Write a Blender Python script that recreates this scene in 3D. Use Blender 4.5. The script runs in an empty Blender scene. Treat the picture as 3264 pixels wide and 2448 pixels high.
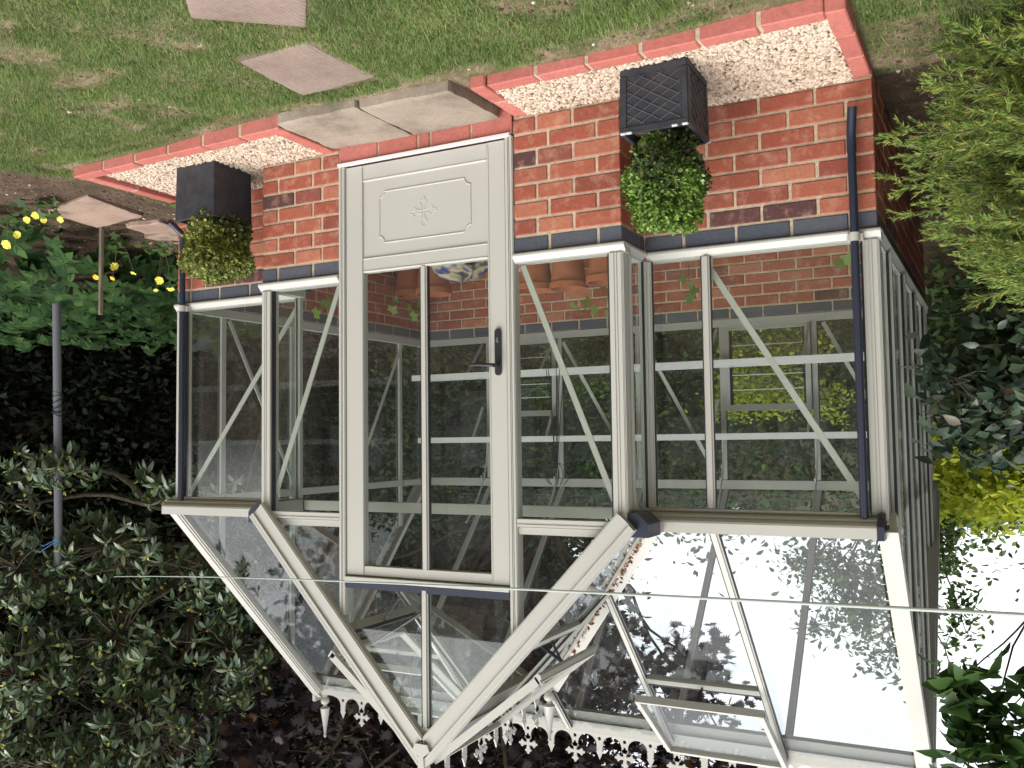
import bpy, math
import numpy as np
from mathutils import Vector, Matrix

R = math.radians
scene = bpy.context.scene
# ------------------------------------------------------------------ camera, sky, sun, exposure
cam_d = bpy.data.cameras.new("camera")
cam_d.sensor_width = 36.0
cam_d.lens = 36.0 * 2965.7 / 3264.0
cam_d.clip_start = 0.05
cam_d.clip_end = 2000
cam = bpy.data.objects.new("camera", cam_d)
scene.collection.objects.link(cam)
yaw, pit, rol = 0.4843, -0.0592, 0.0131
fw = Vector((math.sin(yaw) * math.cos(pit), math.cos(yaw) * math.cos(pit), math.sin(pit)))
rt = Vector((math.cos(yaw), -math.sin(yaw), 0.0))
up = rt.cross(fw)
rx = math.cos(rol) * rt - math.sin(rol) * up
uy = math.sin(rol) * rt + math.cos(rol) * up
rx, uy = -rx, -uy                                   # the phone was held upside down
Mc = Matrix((rx, uy, -fw)).transposed().to_4x4()
Mc.translation = Vector((-0.4012, -3.8357, 1.4033))
cam.matrix_world = Mc
scene.camera = cam

world = bpy.data.worlds.new("World")
scene.world = world
world.use_nodes = True
wn = world.node_tree
for n in list(wn.nodes):
    wn.nodes.remove(n)
SUN_EL, SUN_AZ = 58.0, 155.0                        # azimuth clockwise from +Y
sky = wn.nodes.new("ShaderNodeTexSky")
sky.sky_type = 'NISHITA'
sky.sun_disc = False
sky.sun_elevation = R(SUN_EL)
sky.sun_rotation = R(SUN_AZ)
sky.air_density = 1.0
sky.dust_density = 3.0
hs = wn.nodes.new("ShaderNodeHueSaturation")
hs.inputs['Saturation'].default_value = 0.12
bg = wn.nodes.new("ShaderNodeBackground")
bg.inputs['Strength'].default_value = 0.15
wo = wn.nodes.new("ShaderNodeOutputWorld")
wn.links.new(sky.outputs[0], hs.inputs['Color'])
wn.links.new(hs.outputs[0], bg.inputs['Color'])
wn.links.new(bg.outputs[0], wo.inputs[0])

sun_d = bpy.data.lights.new("sun", 'SUN')
sun_d.energy = 0.6
sun_d.angle = R(40)
sun_d.color = (1.0, 0.95, 0.88)
sun = bpy.data.objects.new("sun", sun_d)
scene.collection.objects.link(sun)
sdir = Vector((math.sin(R(SUN_AZ)) * math.cos(R(SUN_EL)), math.cos(R(SUN_AZ)) * math.cos(R(SUN_EL)), math.sin(R(SUN_EL))))
sun.rotation_euler = sdir.to_track_quat('Z', 'Y').to_euler()
sun.location = sdir * 20

scene.view_settings.view_transform = 'Standard'
scene.view_settings.look = 'None'
scene.view_settings.exposure = 1.36
scene.view_settings.gamma = 1.0
scene.render.engine = 'CYCLES'
cy = scene.cycles
cy.max_bounces = 7
cy.diffuse_bounces = 3
cy.glossy_bounces = 3
cy.transmission_bounces = 4
cy.transparent_max_bounces = 40
cy.caustics_reflective = False
cy.caustics_refractive = False
cy.use_denoising = True
cy.sample_clamp_indirect = 6

rng = np.random.default_rng(11)

# ------------------------------------------------------------------ mesh helpers
def link(o, parent=None):
    scene.collection.objects.link(o)
    if parent is not None:
        o.parent = parent
    return o

def tag(o, label=None, cat=None, group=None, kind=None):
    if label: o['label'] = label
    if cat: o['category'] = cat
    if group: o['group'] = group
    if kind: o['kind'] = kind
    return o

def empty(name, loc=(0, 0, 0)):
    o = bpy.data.objects.new(name, None)
    o.empty_display_size = 0.1
    o.location = loc
    link(o)
    return o

def part(name, me_obj_parent_loc=None):
    pass

def np_obj(name, V, F, mats, parent=None, smooth=False, midx=None, M=None):
    """one mesh object from arrays: V (n,3), F (m,k)"""
    V = np.asarray(V, np.float32); F = np.asarray(F, np.int32)
    me = bpy.data.meshes.new(name)
    m, k = F.shape
    me.vertices.add(len(V)); me.vertices.foreach_set("co", V.ravel())
    me.loops.add(m * k); me.loops.foreach_set("vertex_index", F.ravel())
    me.polygons.add(m)
    me.polygons.foreach_set("loop_start", np.arange(m, dtype=np.int32) * k)
    me.polygons.foreach_set("loop_total", np.full(m, k, np.int32))
    if smooth: me.polygons.foreach_set("use_smooth", np.ones(m, bool))
    for a in (mats if isinstance(mats, (list, tuple)) else [mats]): me.materials.append(a)
    if midx is not None: me.polygons.foreach_set("material_index", np.asarray(midx, np.int32))
    me.update(calc_edges=True)
    o = bpy.data.objects.new(name, me)
    link(o, parent)
    if parent is not None:
        o.matrix_parent_inverse = Matrix.Translation(-world_loc(parent))
    return o

def world_loc(o):
    v = Vector((0, 0, 0))
    if o.type == 'EMPTY': v = Vector(o.location)
    return v

class MB:
    def __init__(s):
        s.v = []; s.f = []; s.m = []
    def add(s, V, F, mat=0):
        b = len(s.v)
        s.v.extend([tuple(map(float, p)) for p in V])
        for f in F:
            s.f.append(tuple(int(i) + b for i in f)); s.m.append(mat)
        return s
    def box(s, lo, hi, mat=0):
        x0, y0, z0 = lo; x1, y1, z1 = hi
        V = [(x0,y0,z0),(x1,y0,z0),(x1,y1,z0),(x0,y1,z0),(x0,y0,z1),(x1,y0,z1),(x1,y1,z1),(x0,y1,z1)]
        return s.add(V, [(0,3,2,1),(4,5,6,7),(0,1,5,4),(1,2,6,5),(2,3,7,6),(3,0,4,7)], mat)
    def cbox(s, lo, hi, c=0.003, mat=0, tf=None):
        lo = np.array(lo, float); hi = np.array(hi, float)
        V = []; idx = {}
        for sx in (0, 1):
            for sy in (0, 1):
                for sz in (0, 1):
                    S = (sx, sy, sz)
                    for ax in range(3):
                        p = [0, 0, 0]
                        for a in range(3):
                            e = lo[a] if S[a] == 0 else hi[a]
                            p[a] = e if a == ax else (e + c if S[a] == 0 else e - c)
                        idx[(S, ax)] = len(V); V.append(p)
        F = []
        for ax in range(3):
            b, d = (ax + 1) % 3, (ax + 2) % 3
            for sd in (0, 1):
                q = []
                for (i, j) in ((0,0),(1,0),(1,1),(0,1)):
                    S = [0,0,0]; S[ax] = sd; S[b] = i; S[d] = j
                    q.append(idx[(tuple(S), ax)])
                F.append(q if sd else q[::-1])
            for i in (0, 1):
                for j in (0, 1):   # edge along ax
                    S0 = [0,0,0]; S0[b] = i; S0[d] = j; S1 = list(S0); S1[ax] = 1
                    q = [idx[(tuple(S0), b)], idx[(tuple(S1), b)], idx[(tuple(S1), d)], idx[(tuple(S0), d)]]
                    F.append(q if (i == j) else q[::-1])
        for sx in (0, 1):
            for sy in (0, 1):
                for sz in (0, 1):
                    S = (sx, sy, sz); t = [idx[(S, 0)], idx[(S, 1)], idx[(S, 2)]]
                    F.append(t if (sx + sy + sz) % 2 else t[::-1])
        V = np.array(V)
        if tf is not None: V = tf(V)
        return s.add(V, F, mat)
    def ext(s, p0, p1, poly, xd, mat=0):
        """polygon [(a,b)..] extruded from p0 to p1; a along xd, b along dir x xd"""
        p0 = np.array(p0, float); p1 = np.array(p1, float)
        d = p1 - p0; d /= np.linalg.norm(d)
        xd = np.array(xd, float); xd = xd - d * (xd @ d); xd /= np.linalg.norm(xd)
        yd = np.cross(d, xd)
        n = len(poly)
        A = [p0 + a * xd + b * yd for a, b in poly]; B = [p1 + a * xd + b * yd for a, b in poly]
        F = [(i, (i + 1) % n, n + (i + 1) % n, n + i) for i in range(n)]
        F += [tuple(range(n))[::-1], tuple(range(n, 2 * n))]
        return s.add(A + B, F, mat)
    def bar(s, p0, p1, w, t, xd, mat=0):
        return s.ext(p0, p1, [(-w/2,-t/2),(w/2,-t/2),(w/2,t/2),(-w/2,t/2)], xd, mat)
    def prism(s, poly, o, u, v, t, mat=0):
        """2D outline in the plane (u,v) at o, thickness t along u x v, centred"""
        o = np.array(o, float); u = np.array(u, float); v = np.array(v, float); w = np.cross(u, v)
        n = len(poly)
        A = [o + a*u + b*v - w*t/2 for a, b in poly]; B = [o + a*u + b*v + w*t/2 for a, b in poly]
        F = [(i, (i + 1) % n, n + (i + 1) % n, n + i) for i in range(n)]
        F += [tuple(range(n))[::-1], tuple(range(n, 2 * n))]
        return s.add(A + B, F, mat)
    def tube(s, pts, rad, n=8, mat=0, cap=True):
        P = np.array(pts, float); k = len(P)
        rad = np.full(k, rad, float) if np.isscalar(rad) else np.array(rad, float)
        T = np.gradient(P, axis=0); T /= np.linalg.norm(T, axis=1)[:, None] + 1e-12
        a = np.array([0, 0, 1.0]) if abs(T[0][2]) < .9 else np.array([1.0, 0, 0])
        u = np.cross(T[0], a); u /= np.linalg.norm(u)
        V = []
        for i in range(k):
            u = u - T[i] * (u @ T[i]); u /= np.linalg.norm(u); w = np.cross(T[i], u)
            for j in range(n):
                t = 2 * math.pi * j / n
                V.append(P[i] + rad[i] * (math.cos(t) * u + math.sin(t) * w))
        F = [(i*n+j, i*n+(j+1) % n, (i+1)*n+(j+1) % n, (i+1)*n+j) for i in range(k-1) for j in range(n)]
        if cap: F += [tuple(range(n))[::-1], tuple(range((k-1)*n, k*n))]
        return s.add(V, F, mat)
    def lathe(s, prof, c, n=16, mat=0, axis='Z'):
        V = []; k = len(prof)
        for r, z in prof:
            for j in range(n):
                t = 2 * math.pi * j / n
                V.append((c[0] + r*math.cos(t), c[1] + r*math.sin(t), c[2] + z))
        F = [(i*n+j, i*n+(j+1) % n, (i+1)*n+(j+1) % n, (i+1)*n+j) for i in range(k-1) for j in range(n)]
        F += [tuple(range(n))[::-1], tuple(range((k-1)*n, k*n))]
        return s.add(V, F, mat)
    def build(s, name, mats, parent=None, smooth=False, off=None):
        me = bpy.data.meshes.new(name)
        me.from_pydata(s.v, [], s.f)
        for a in (mats if isinstance(mats, (list, tuple)) else [mats]): me.materials.append(a)
        me.polygons.foreach_set("material_index", np.array(s.m, np.int32))
        if smooth:
            me.polygons.foreach_set("use_smooth", np.ones(len(s.f), bool))
        me.update()
        o = bpy.data.objects.new(name, me)
        link(o, parent)
        if parent is not None:
            o.matrix_parent_inverse = Matrix.Translation(-world_loc(parent))
        if smooth:
            try: me.set_sharp_from_angle(angle=R(40))
            except Exception: pass
        return o

def nrm(a):
    return a / (np.linalg.norm(a, axis=-1, keepdims=True) + 1e-12)

def frames(axis, norm):
    """rotation matrices (n,3,3): columns side, axis, normal"""
    axis = nrm(axis); side = nrm(np.cross(axis, norm)); no = np.cross(side, axis)
    return np.stack([side, axis, no], axis=-1)

def scatter(tV, tF, T, P, S):
    """instances of template: returns V,F"""
    n = len(P); k = len(tV)
    S = np.asarray(S, float)
    if S.ndim == 1: S = np.repeat(S[:, None], 3, 1)
    V = np.einsum('nij,nkj->nki', T, tV[None] * S[:, None, :]) + P[:, None, :]
    F = tF[None] + (np.arange(n) * k)[:, None, None]
    return V.reshape(-1, 3), F.reshape(-1, tF.shape[1])

def rdir(n, zb=0.0):
    v = rng.normal(size=(n, 3)); v[:, 2] += zb
    return nrm(v)

def leaf_t(widths, bend=0.25, fold=0.18):
    """leaf along +Y of length 1, columns left/mid/right, curved down"""
    k = len(widths); V = []
    for i, w in enumerate(widths):
        y = i / (k - 1); z = -bend * y * y
        V += [(-w, y, z + fold * w), (0, y, z), (w, y, z + fold * w)]
    F = []
    for i in range(k - 1):
        for c in (0, 1):
            F.append((i*3+c, i*3+c+1, (i+1)*3+c+1, (i+1)*3+c))
    return np.array(V, float), np.array(F, int)

LEAF_OVAL = leaf_t([.03, .22, .26, .16, .015], .2)
LEAF_LONG = leaf_t([.03, .12, .17, .13, .01], .35)
LEAF_SMALL = leaf_t([.05, .28, .01], .15)
def palmate(lobes, jag=.55):
    pts = []
    n = len(lobes)
    for i, (ang, ln) in enumerate(lobes):
        a = R(ang)
        pts.append((ang, ln))
        if i < n - 1:
            pts.append(((ang + lobes[i+1][0]) / 2, jag * (ln + lobes[i+1][1]) / 2))
    V = [(0, 0, 0)] + [(r * math.sin(R(a)), r * math.cos(R(a)), -0.12 * r * r) for a, r in pts] + [(0, -.05, 0)]
    F = [(0, i + 1, i) for i in range(1, len(V) - 1)] + [(0, 1, len(V) - 1)]
    return np.array(V, float), np.array(F, int)
MAPLE = palmate([(-140, .42), (-100, .55), (-72, .8), (-52, .72), (-30, .8), (-14, .8), (0, 1.0), (14, .8), (30, .8), (52, .72), (72, .8), (100, .55), (140, .42)], .62)
VINE = palmate([(-120, .6), (-60, .85), (0, 1.0), (60, .85), (120, .6)], .62)

# ------------------------------------------------------------------ materials
def mat(name, col, rough=0.6, spec=0.5, metal=0.0):
    m = bpy.data.materials.new(name); m.use_nodes = True
    b = m.node_tree.nodes['Principled BSDF']
    b.inputs['Base Color'].default_value = (*col, 1)
    b.inputs['Roughness'].default_value = rough
    b.inputs['Specular IOR Level'].default_value = spec
    b.inputs['Metallic'].default_value = metal
    return m

def N(m, t, **kw):
    n = m.node_tree.nodes.new(t)
    for k, v in kw.items():
        if k in n.inputs: n.inputs[k].default_value = v
        else: setattr(n, k, v)
    return n
def L_(m, a, b): m.node_tree.links.new(a, b)
def ramp(m, fac, stops):
    r = N(m, 'ShaderNodeValToRGB'); e = r.color_ramp.elements
    while len(e) < len(stops): e.new(0.5)
    for i, (p, c) in enumerate(stops):
        e[i].position = p; e[i].color = (*c, 1)
    L_(m, fac, r.inputs[0]); return r
def mixc(m, fac, a, b, mode='MIX'):
    x = N(m, 'ShaderNodeMix', data_type='RGBA', blend_type=mode)
    if isinstance(fac, float): x.inputs[0].default_value = fac
    else: L_(m, fac, x.inputs[0])
    for i, s in ((6, a), (7, b)):
        if isinstance(s, tuple): x.inputs[i].default_value = (*s, 1)
        else: L_(m, s, x.inputs[i])
    return x.outputs[2]
def noise(m, scale, detail=4, rough=.55, coord='Object', vec=None, scl=None):
    tc = N(m, 'ShaderNodeTexCoord')
    src = tc.outputs[coord]
    if scl:
        mp = N(m, 'ShaderNodeMapping'); mp.inputs['Scale'].default_value = scl
        L_(m, src, mp.inputs[0]); src = mp.outputs[0]
    n = N(m, 'ShaderNodeTexNoise', Scale=scale, Detail=detail, Roughness=rough)
    L_(m, src, n.inputs['Vector']); return n.outputs['Fac']
def bump(m, h, strength=.3, dist=.005):
    b = N(m, 'ShaderNodeBump', Strength=strength, Distance=dist)
    L_(m, h, b.inputs['Height'])
    L_(m, b.outputs[0], m.node_tree.nodes['Principled BSDF'].inputs['Normal'])
def setc(m, out): L_(m, out, m.node_tree.nodes['Principled BSDF'].inputs['Base Color'])
def island(m): return N(m, 'ShaderNodeNewGeometry').outputs['Random Per Island']

def leaf_mat(name, stops, rough=.4, trans=.25, spec=.5):
    m = mat(name, stops[0][1], rough, spec)
    r = ramp(m, island(m), stops)
    nz = noise(m, 3.0, 3)
    c = mixc(m, .45, r.outputs[0], ramp(m, nz, [(.3, (.6, .6, .6)), (.7, (1.25, 1.25, 1.1))]).outputs[0], 'MULTIPLY')
    setc(m, c)
    if trans > 0:
        t = N(m, 'ShaderNodeBsdfTranslucent'); L_(m, c, t.inputs[0])
        mx = N(m, 'ShaderNodeMixShader'); mx.inputs[0].default_value = trans
        out = m.node_tree.nodes['Material Output']; b = m.node_tree.nodes['Principled BSDF']
        L_(m, b.outputs[0], mx.inputs[1]); L_(m, t.outputs[0], mx.inputs[2]); L_(m, mx.outputs[0], out.inputs[0])
    return m

def brick_mat(name, stops, stain=(.55, .32, .22), rough=.85):
    m = mat(name, stops[0][1], rough, .3)
    r = ramp(m, island(m), stops)
    n1 = noise(m, 14, 5, .65); n2 = noise(m, 70, 4, .7)
    c = mixc(m, ramp(m, n1, [(.5, (0, 0, 0)), (.75, (.55, .55, .55))]).outputs[0], r.outputs[0], stain)
    c = mixc(m, .5, c, ramp(m, n2, [(.3, (.6, .6, .6)), (.65, (1.15, 1.15, 1.15))]).outputs[0], 'MULTIPLY')
    setc(m, c); bump(m, n2, .5, .004)
    return m
M_BRICK = brick_mat("red_brick", [(0, (.21, .056, .036)), (.22, (.34, .105, .060)), (.5, (.29, .076, .046)), (.72, (.41, .16, .094)), (.86, (.25, .065, .042)), (.90, (.21, .07, .05)), (.92, (.085, .038, .038)), (1, (.12, .05, .045))])
M_BLUE = brick_mat("blue_brick", [(0, (.068, .074, .094)), (.5, (.098, .104, .126)), (1, (.076, .077, .092))], (.10, .10, .11), .5)
M_KERB = brick_mat("kerb_brick", [(0, (.43, .13, .10)), (.5, (.49, .165, .135)), (1, (.39, .115, .093))], (.22, .105, .08), .85)
def mortar_mat(name, c):
    m = mat(name, c, .95, .2)
    n = noise(m, 60, 5, .7)
    setc(m, ramp(m, n, [(.25, tuple(x*.62 for x in c)), (.7, tuple(x*1.15 for x in c))]).outputs[0]); bump(m, n, .8, .006)
    return m
M_MORTAR = mortar_mat("mortar", (.50, .40, .29))
def frame_mat(name, c, rough=.42):
    m = mat(name, c, rough, .5)
    n = noise(m, 2.2, 4, .6, scl=(1, 1, .35)); n2 = noise(m, 120, 2)
    setc(m, ramp(m, n, [(.25, tuple(x*.94 for x in c)), (.6, c)]).outputs[0]); bump(m, n2, .04, .001)
    return m
M_FRAME = frame_mat("stone_paint", (.425, .415, .372))
M_FRAME2 = frame_mat("interior_paint", (.40, .395, .35))
M_SHELF = mat("shelf_white", (.62, .62, .60), .4)
M_BLACK = mat("black_rubber", (.012, .012, .015), .5)
M_PIPE = mat("navy_plastic", (.018, .022, .04), .38)
M_STEEL = mat("steel", (.6, .6, .6), .3, .5, 1.0)

def glass_mat(name, tint=(.95, .975, .96), dirt=.06):
    m = bpy.data.materials.new(name); m.use_nodes = True
    nt = m.node_tree
    nt.nodes.remove(nt.nodes['Principled BSDF'])
    tr = N(m, 'ShaderNodeBsdfTransparent'); tr.inputs[0].default_value = (*tint, 1)
    gl = N(m, 'ShaderNodeBsdfGlossy'); gl.inputs['Roughness'].default_value = 0.0
    ge = N(m, 'ShaderNodeNewGeometry'); dp = N(m, 'ShaderNodeVectorMath', operation='DOT_PRODUCT'); L_(m, ge.outputs['Incoming'], dp.inputs[0]); L_(m, ge.outputs['Normal'], dp.inputs[1])
    def mth(op, a, b=None):
        x = N(m, 'ShaderNodeMath', operation=op)
        for i, q in enumerate((a, b)):
            if q is None: continue
            if isinstance(q, (int, float)): x.inputs[i].default_value = q
            else: L_(m, q, x.inputs[i])
        return x.outputs[0]
    fr = mth('ADD', mth('MULTIPLY', mth('POWER', mth('SUBTRACT', 1.0, mth('ABSOLUTE', dp.outputs['Value'])), 5.0), .9), .05)
    mx = N(m, 'ShaderNodeMixShader'); L_(m, fr, mx.inputs[0]); L_(m, tr.outputs[0], mx.inputs[1]); L_(m, gl.outputs[0], mx.inputs[2])
    df = N(m, 'ShaderNodeBsdfDiffuse'); df.inputs[0].default_value = (.5, .5, .48, 1)
    tl = N(m, 'ShaderNodeBsdfTranslucent'); tl.inputs[0].default_value = (.5, .5, .48, 1)
    dfm = N(m, 'ShaderNodeMixShader'); L_(m, df.outputs[0], dfm.inputs[1]); L_(m, tl.outputs[0], dfm.inputs[2])
    n = noise(m, 5, 6, .7, scl=(1, 1, .25)); n2 = noise(m, 55, 3, .6)
    a = ramp(m, n, [(.4, (0, 0, 0)), (.75, (dirt, dirt, dirt))]); b = ramp(m, n2, [(.62, (0, 0, 0)), (.72, (dirt*1.2, dirt*1.2, dirt*1.2))])
    ad = mixc(m, 1.0, a.outputs[0], b.outputs[0], 'ADD')
    mx2 = N(m, 'ShaderNodeMixShader'); L_(m, ad, mx2.inputs[0]); L_(m, mx.outputs[0], mx2.inputs[1]); L_(m, dfm.outputs[0], mx2.inputs[2])
    L_(m, mx2.outputs[0], nt.nodes['Material Output'].inputs[0])
    return m
M_GLASS = glass_mat("glass", dirt=.025)
M_ROOFGLASS = glass_mat("roof_glass", (.95, .965, .965), .05)

M_SOIL = mat("soil", (.10, .07, .05), .95, .2)
_n = noise(M_SOIL, 9, 8, .7); _n2 = noise(M_SOIL, 55, 5, .7)
setc(M_SOIL, mixc(M_SOIL, .6, ramp(M_SOIL, _n, [(.3, (.055, .037, .025)), (.52, (.125, .085, .058)), (.75, (.21, .15, .105))]).outputs[0], ramp(M_SOIL, _n2, [(.3, (.45, .45, .45)), (.7, (1.3, 1.3, 1.3))]).outputs[0], 'MULTIPLY'))
bump(M_SOIL, _n2, 1.0, .02)
_b = M_SOIL.node_tree.nodes['Principled BSDF']; _src = _b.inputs['Base Color'].links[0].from_socket
_sx = N(M_SOIL, 'ShaderNodeSeparateXYZ'); L_(M_SOIL, N(M_SOIL, 'ShaderNodeTexCoord').outputs['Object'], _sx.inputs[0])
def _lt(a, b):
    q = N(M_SOIL, 'ShaderNodeMath', operation='LESS_THAN'); q.inputs[1].default_value = b; L_(M_SOIL, a, q.inputs[0]); return q.outputs[0]
_mu = N(M_SOIL, 'ShaderNodeMath', operation='MULTIPLY'); L_(M_SOIL, _lt(_sx.outputs[0], 3.98), _mu.inputs[0]); L_(M_SOIL, _lt(_sx.outputs[1], .12), _mu.inputs[1])
_th = ramp(M_SOIL, noise(M_SOIL, 5, 7, .7), [(.36, (.105, .125, .045)), (.50, (.17, .15, .075)), (.60, (.33, .235, .165))])
setc(M_SOIL, mixc(M_SOIL, _mu.outputs[0], _src, mixc(M_SOIL, .5, _th.outputs[0], ramp(M_SOIL, _n2, [(.3, (.5, .5, .5)), (.7, (1.3, 1.3, 1.3))]).outputs[0], 'MULTIPLY')))
M_GRASS = leaf_mat("grass_blades", [(0, (.08, .155, .03)), (.4, (.135, .225, .05)), (.72, (.20, .27, .08)), (.92, (.29, .30, .13)), (1, (.38, .34, .19))], .5, .3, .3)
M_STONE = mat("cream_stone", (.62, .52, .42), .8, .3)
setc(M_STONE, ramp(M_STONE, island(M_STONE), [(0, (.34, .25, .18)), (.3, (.50, .39, .30)), (.75, (.60, .485, .38)), (.96, (.50, .4, .3)), (1, (.2, .13, .085))]).outputs[0])
def slab_mat(name, a, b, c, rib=False):
    m = mat(name, a, .85, .3)
    n = noise(m, 4, 8, .62); n2 = noise(m, 60, 4, .7)
    setc(m, mixc(m, .45, ramp(m, n, [(.3, a), (.5, b), (.72, c)]).outputs[0], ramp(m, n2, [(.3, (.65, .65, .65)), (.65, (1.2, 1.2, 1.2))]).outputs[0], 'MULTIPLY'))
    if rib:
        tc = N(m, 'ShaderNodeTexCoord'); w = N(m, 'ShaderNodeTexWave', Scale=18.0, Distortion=1.2)
        L_(m, tc.outputs['Object'], w.inputs[0]); bump(m, w.outputs['Fac'], .35, .006)
    else: bump(m, n2, .4, .004)
    return m
M_SAND = slab_mat("sandstone", (.17, .135, .10), (.28, .228, .178), (.335, .272, .215))
M_CONC = slab_mat("pink_concrete", (.17, .122, .096), (.235, .175, .143), (.275, .207, .17), True)
M_CONC2 = slab_mat("brown_concrete", (.22, .15, .11), (.33, .235, .18), (.38, .28, .21))
M_PLANTER = mat("planter_grey", (.028, .03, .038), .5, .4)
_n = noise(M_PLANTER, 18, 6, .7); setc(M_PLANTER, ramp(M_PLANTER, _n, [(.35, (.022, .024, .031)), (.7, (.048, .048, .053))]).outputs[0])
M_CHIP = mat("planter_chip", (.45, .45, .47), .8)
M_BARK = mat("bark", (.11, .085, .06), .9, .2)
_n = noise(M_BARK, 22, 6, .7, scl=(1, 1, .3)); setc(M_BARK, ramp(M_BARK, _n, [(.3, (.05, .04, .03)), (.7, (.17, .14, .095))]).outputs[0]); bump(M_BARK, _n, .8, .01)
M_TWIG = mat("green_twig", (.16, .15, .07), .8, .2)
M_TERRA = mat("terracotta", (.40, .13, .065), .75, .3)
M_RHODO = leaf_mat("rhododendron_leaf", [(0, (.058, .095, .05)), (.6, (.10, .155, .082)), (.9, (.145, .20, .10)), (1, (.17, .17, .07))], .36, .12, .7)
M_BUD = mat("yellow_bud", (.42, .40, .09), .6)
M_MAPLE = leaf_mat("copper_leaf", [(0, (.026, .018, .022)), (.7, (.05, .036, .04)), (.92, (.085, .06, .062)), (.97, (.12, .045, .02)), (1, (.18, .075, .02))], .42, .2, .5)
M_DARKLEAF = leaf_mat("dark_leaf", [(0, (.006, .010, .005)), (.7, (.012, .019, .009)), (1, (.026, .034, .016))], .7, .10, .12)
M_SHRUB = leaf_mat("bluegreen_leaf", [(0, (.035, .062, .038)), (.6, (.066, .105, .062)), (.96, (.10, .145, .07)), (1, (.13, .075, .045))], .35, .18, .6)
M_GOLD = leaf_mat("golden_leaf", [(0, (.24, .31, .025)), (.5, (.42, .50, .04)), (1, (.58, .58, .06))], .5, .4, .3)
M_LIME = leaf_mat("lime_leaf", [(0, (.06, .12, .02)), (.6, (.12, .21, .035)), (1, (.22, .30, .06))], .5, .35, .3)
M_MID = leaf_mat("mid_green_leaf", [(0, (.04, .085, .02)), (.6, (.075, .14, .035)), (1, (.12, .17, .05))], .5, .35, .3)
M_HELLE = leaf_mat("palmate_leaf", [(0, (.018, .045, .014)), (.6, (.034, .075, .023)), (1, (.07, .13, .04))], .7, .25, .12)
M_MAG = leaf_mat('broad_leaf', [(0, (.03, .07, .02)), (.6, (.055, .12, .03)), (1, (.10, .18, .05))], .4, .4, .4)
M_HEDGE = leaf_mat('hedge_leaf', [(0, (.035, .07, .022)), (.6, (.075, .14, .04)), (1, (.15, .21, .06))], .5, .3, .2)
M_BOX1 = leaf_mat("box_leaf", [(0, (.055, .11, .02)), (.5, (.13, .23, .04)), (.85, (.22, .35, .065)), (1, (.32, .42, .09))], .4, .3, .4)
M_BOX1D = leaf_mat("box_leaf_dark", [(0, (.03, .05, .017)), (.7, (.06, .09, .03)), (1, (.14, .11, .05))], .5, .2, .3)
M_BOX2 = leaf_mat("yellowish_box_leaf", [(0, (.07, .10, .02)), (.5, (.17, .21, .04)), (.85, (.29, .30, .065)), (1, (.42, .40, .12))], .42, .3, .4)
M_CONIF = leaf_mat("conifer_needle", [(0, (.12, .19, .05)), (.6, (.23, .32, .08)), (.86, (.34, .41, .11)), (.96, (.44, .40, .11)), (1, (.5, .30, .11))], .6, .35, .2)
M_POPPY = mat("yellow_petal", (.78, .70, .10), .6); M_POPPY2 = mat("orange_petal", (.80, .46, .02), .6)
M_POLE = mat("grey_pole", (.13, .13, .145), .6); M_WOODG = mat("weathered_timber", (.20, .165, .11), .85, .2)
_n = noise(M_WOODG, 12, 5, .6, scl=(6, 6, .6)); setc(M_WOODG, ramp(M_WOODG, _n, [(.3, (.11, .10, .09)), (.7, (.26, .21, .13))]).outputs[0])
M_FENCE = mat("dark_fence", (.07, .055, .045), .9, .2)
_n = noise(M_FENCE, 8, 5, .6, scl=(5, 5, .5)); setc(M_FENCE, ramp(M_FENCE, _n, [(.3, (.04, .034, .03)), (.7, (.10, .08, .065))]).outputs[0])
M_SHED = mat("grey_boards", (.16, .165, .18), .8, .3)
_n = noise(M_SHED, 6, 5, .6, scl=(1, 1, 6)); setc(M_SHED, ramp(M_SHED, _n, [(.3, (.11, .115, .125)), (.7, (.20, .205, .22))]).outputs[0])
M_WIRE = mat("pale_green_cord", (.36, .40, .37), .5); M_TWINE = mat("blue_twine", (.10, .26, .48), .7)
M_TARP = mat("teal_sheet", (.004, .03, .028), .8)
M_BLUEBAG = mat("blue_film", (.03, .06, .34), .35)
M_REDBAG = mat("red_white_film", (.55, .2, .2), .4)
_n = noise(M_REDBAG, 18, 3, .6); setc(M_REDBAG, ramp(M_REDBAG, _n, [(.44, (.5, .06, .09)), (.5, (.62, .55, .5)), (.62, (.12, .11, .12))]).outputs[0])
_n = noise(M_BLUEBAG, 7, 2, .5); setc(M_BLUEBAG, ramp(M_BLUEBAG, _n, [(.42, (.02, .03, .15)), (.46, (.34, .26, .13)), (.54, (.28, .24, .19)), (.58, (.03, .03, .04))]).outputs[0])
M_HOUSE = mat("house_render", (.15, .14, .135), .9, .2); M_WIN = mat("house_window", (.42, .42, .43), .4)

# ------------------------------------------------------------------ dimensions (metres, gravel level = 0)
L, W = 3.80, 2.57
P0, P1, DP, PM = 0.952, 2.893, 0.281, 1.9225
HE, HR, HP = 1.764, 3.122, 2.805
YM = W / 2
YS = (HP - HE) / (HR - HE) * YM
SM = (HR - HE) / YM            # main roof slope
SP = (HP - HE) / (PM - P0)     # porch roof slope
GZ = -0.05                     # lawn level

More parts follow.
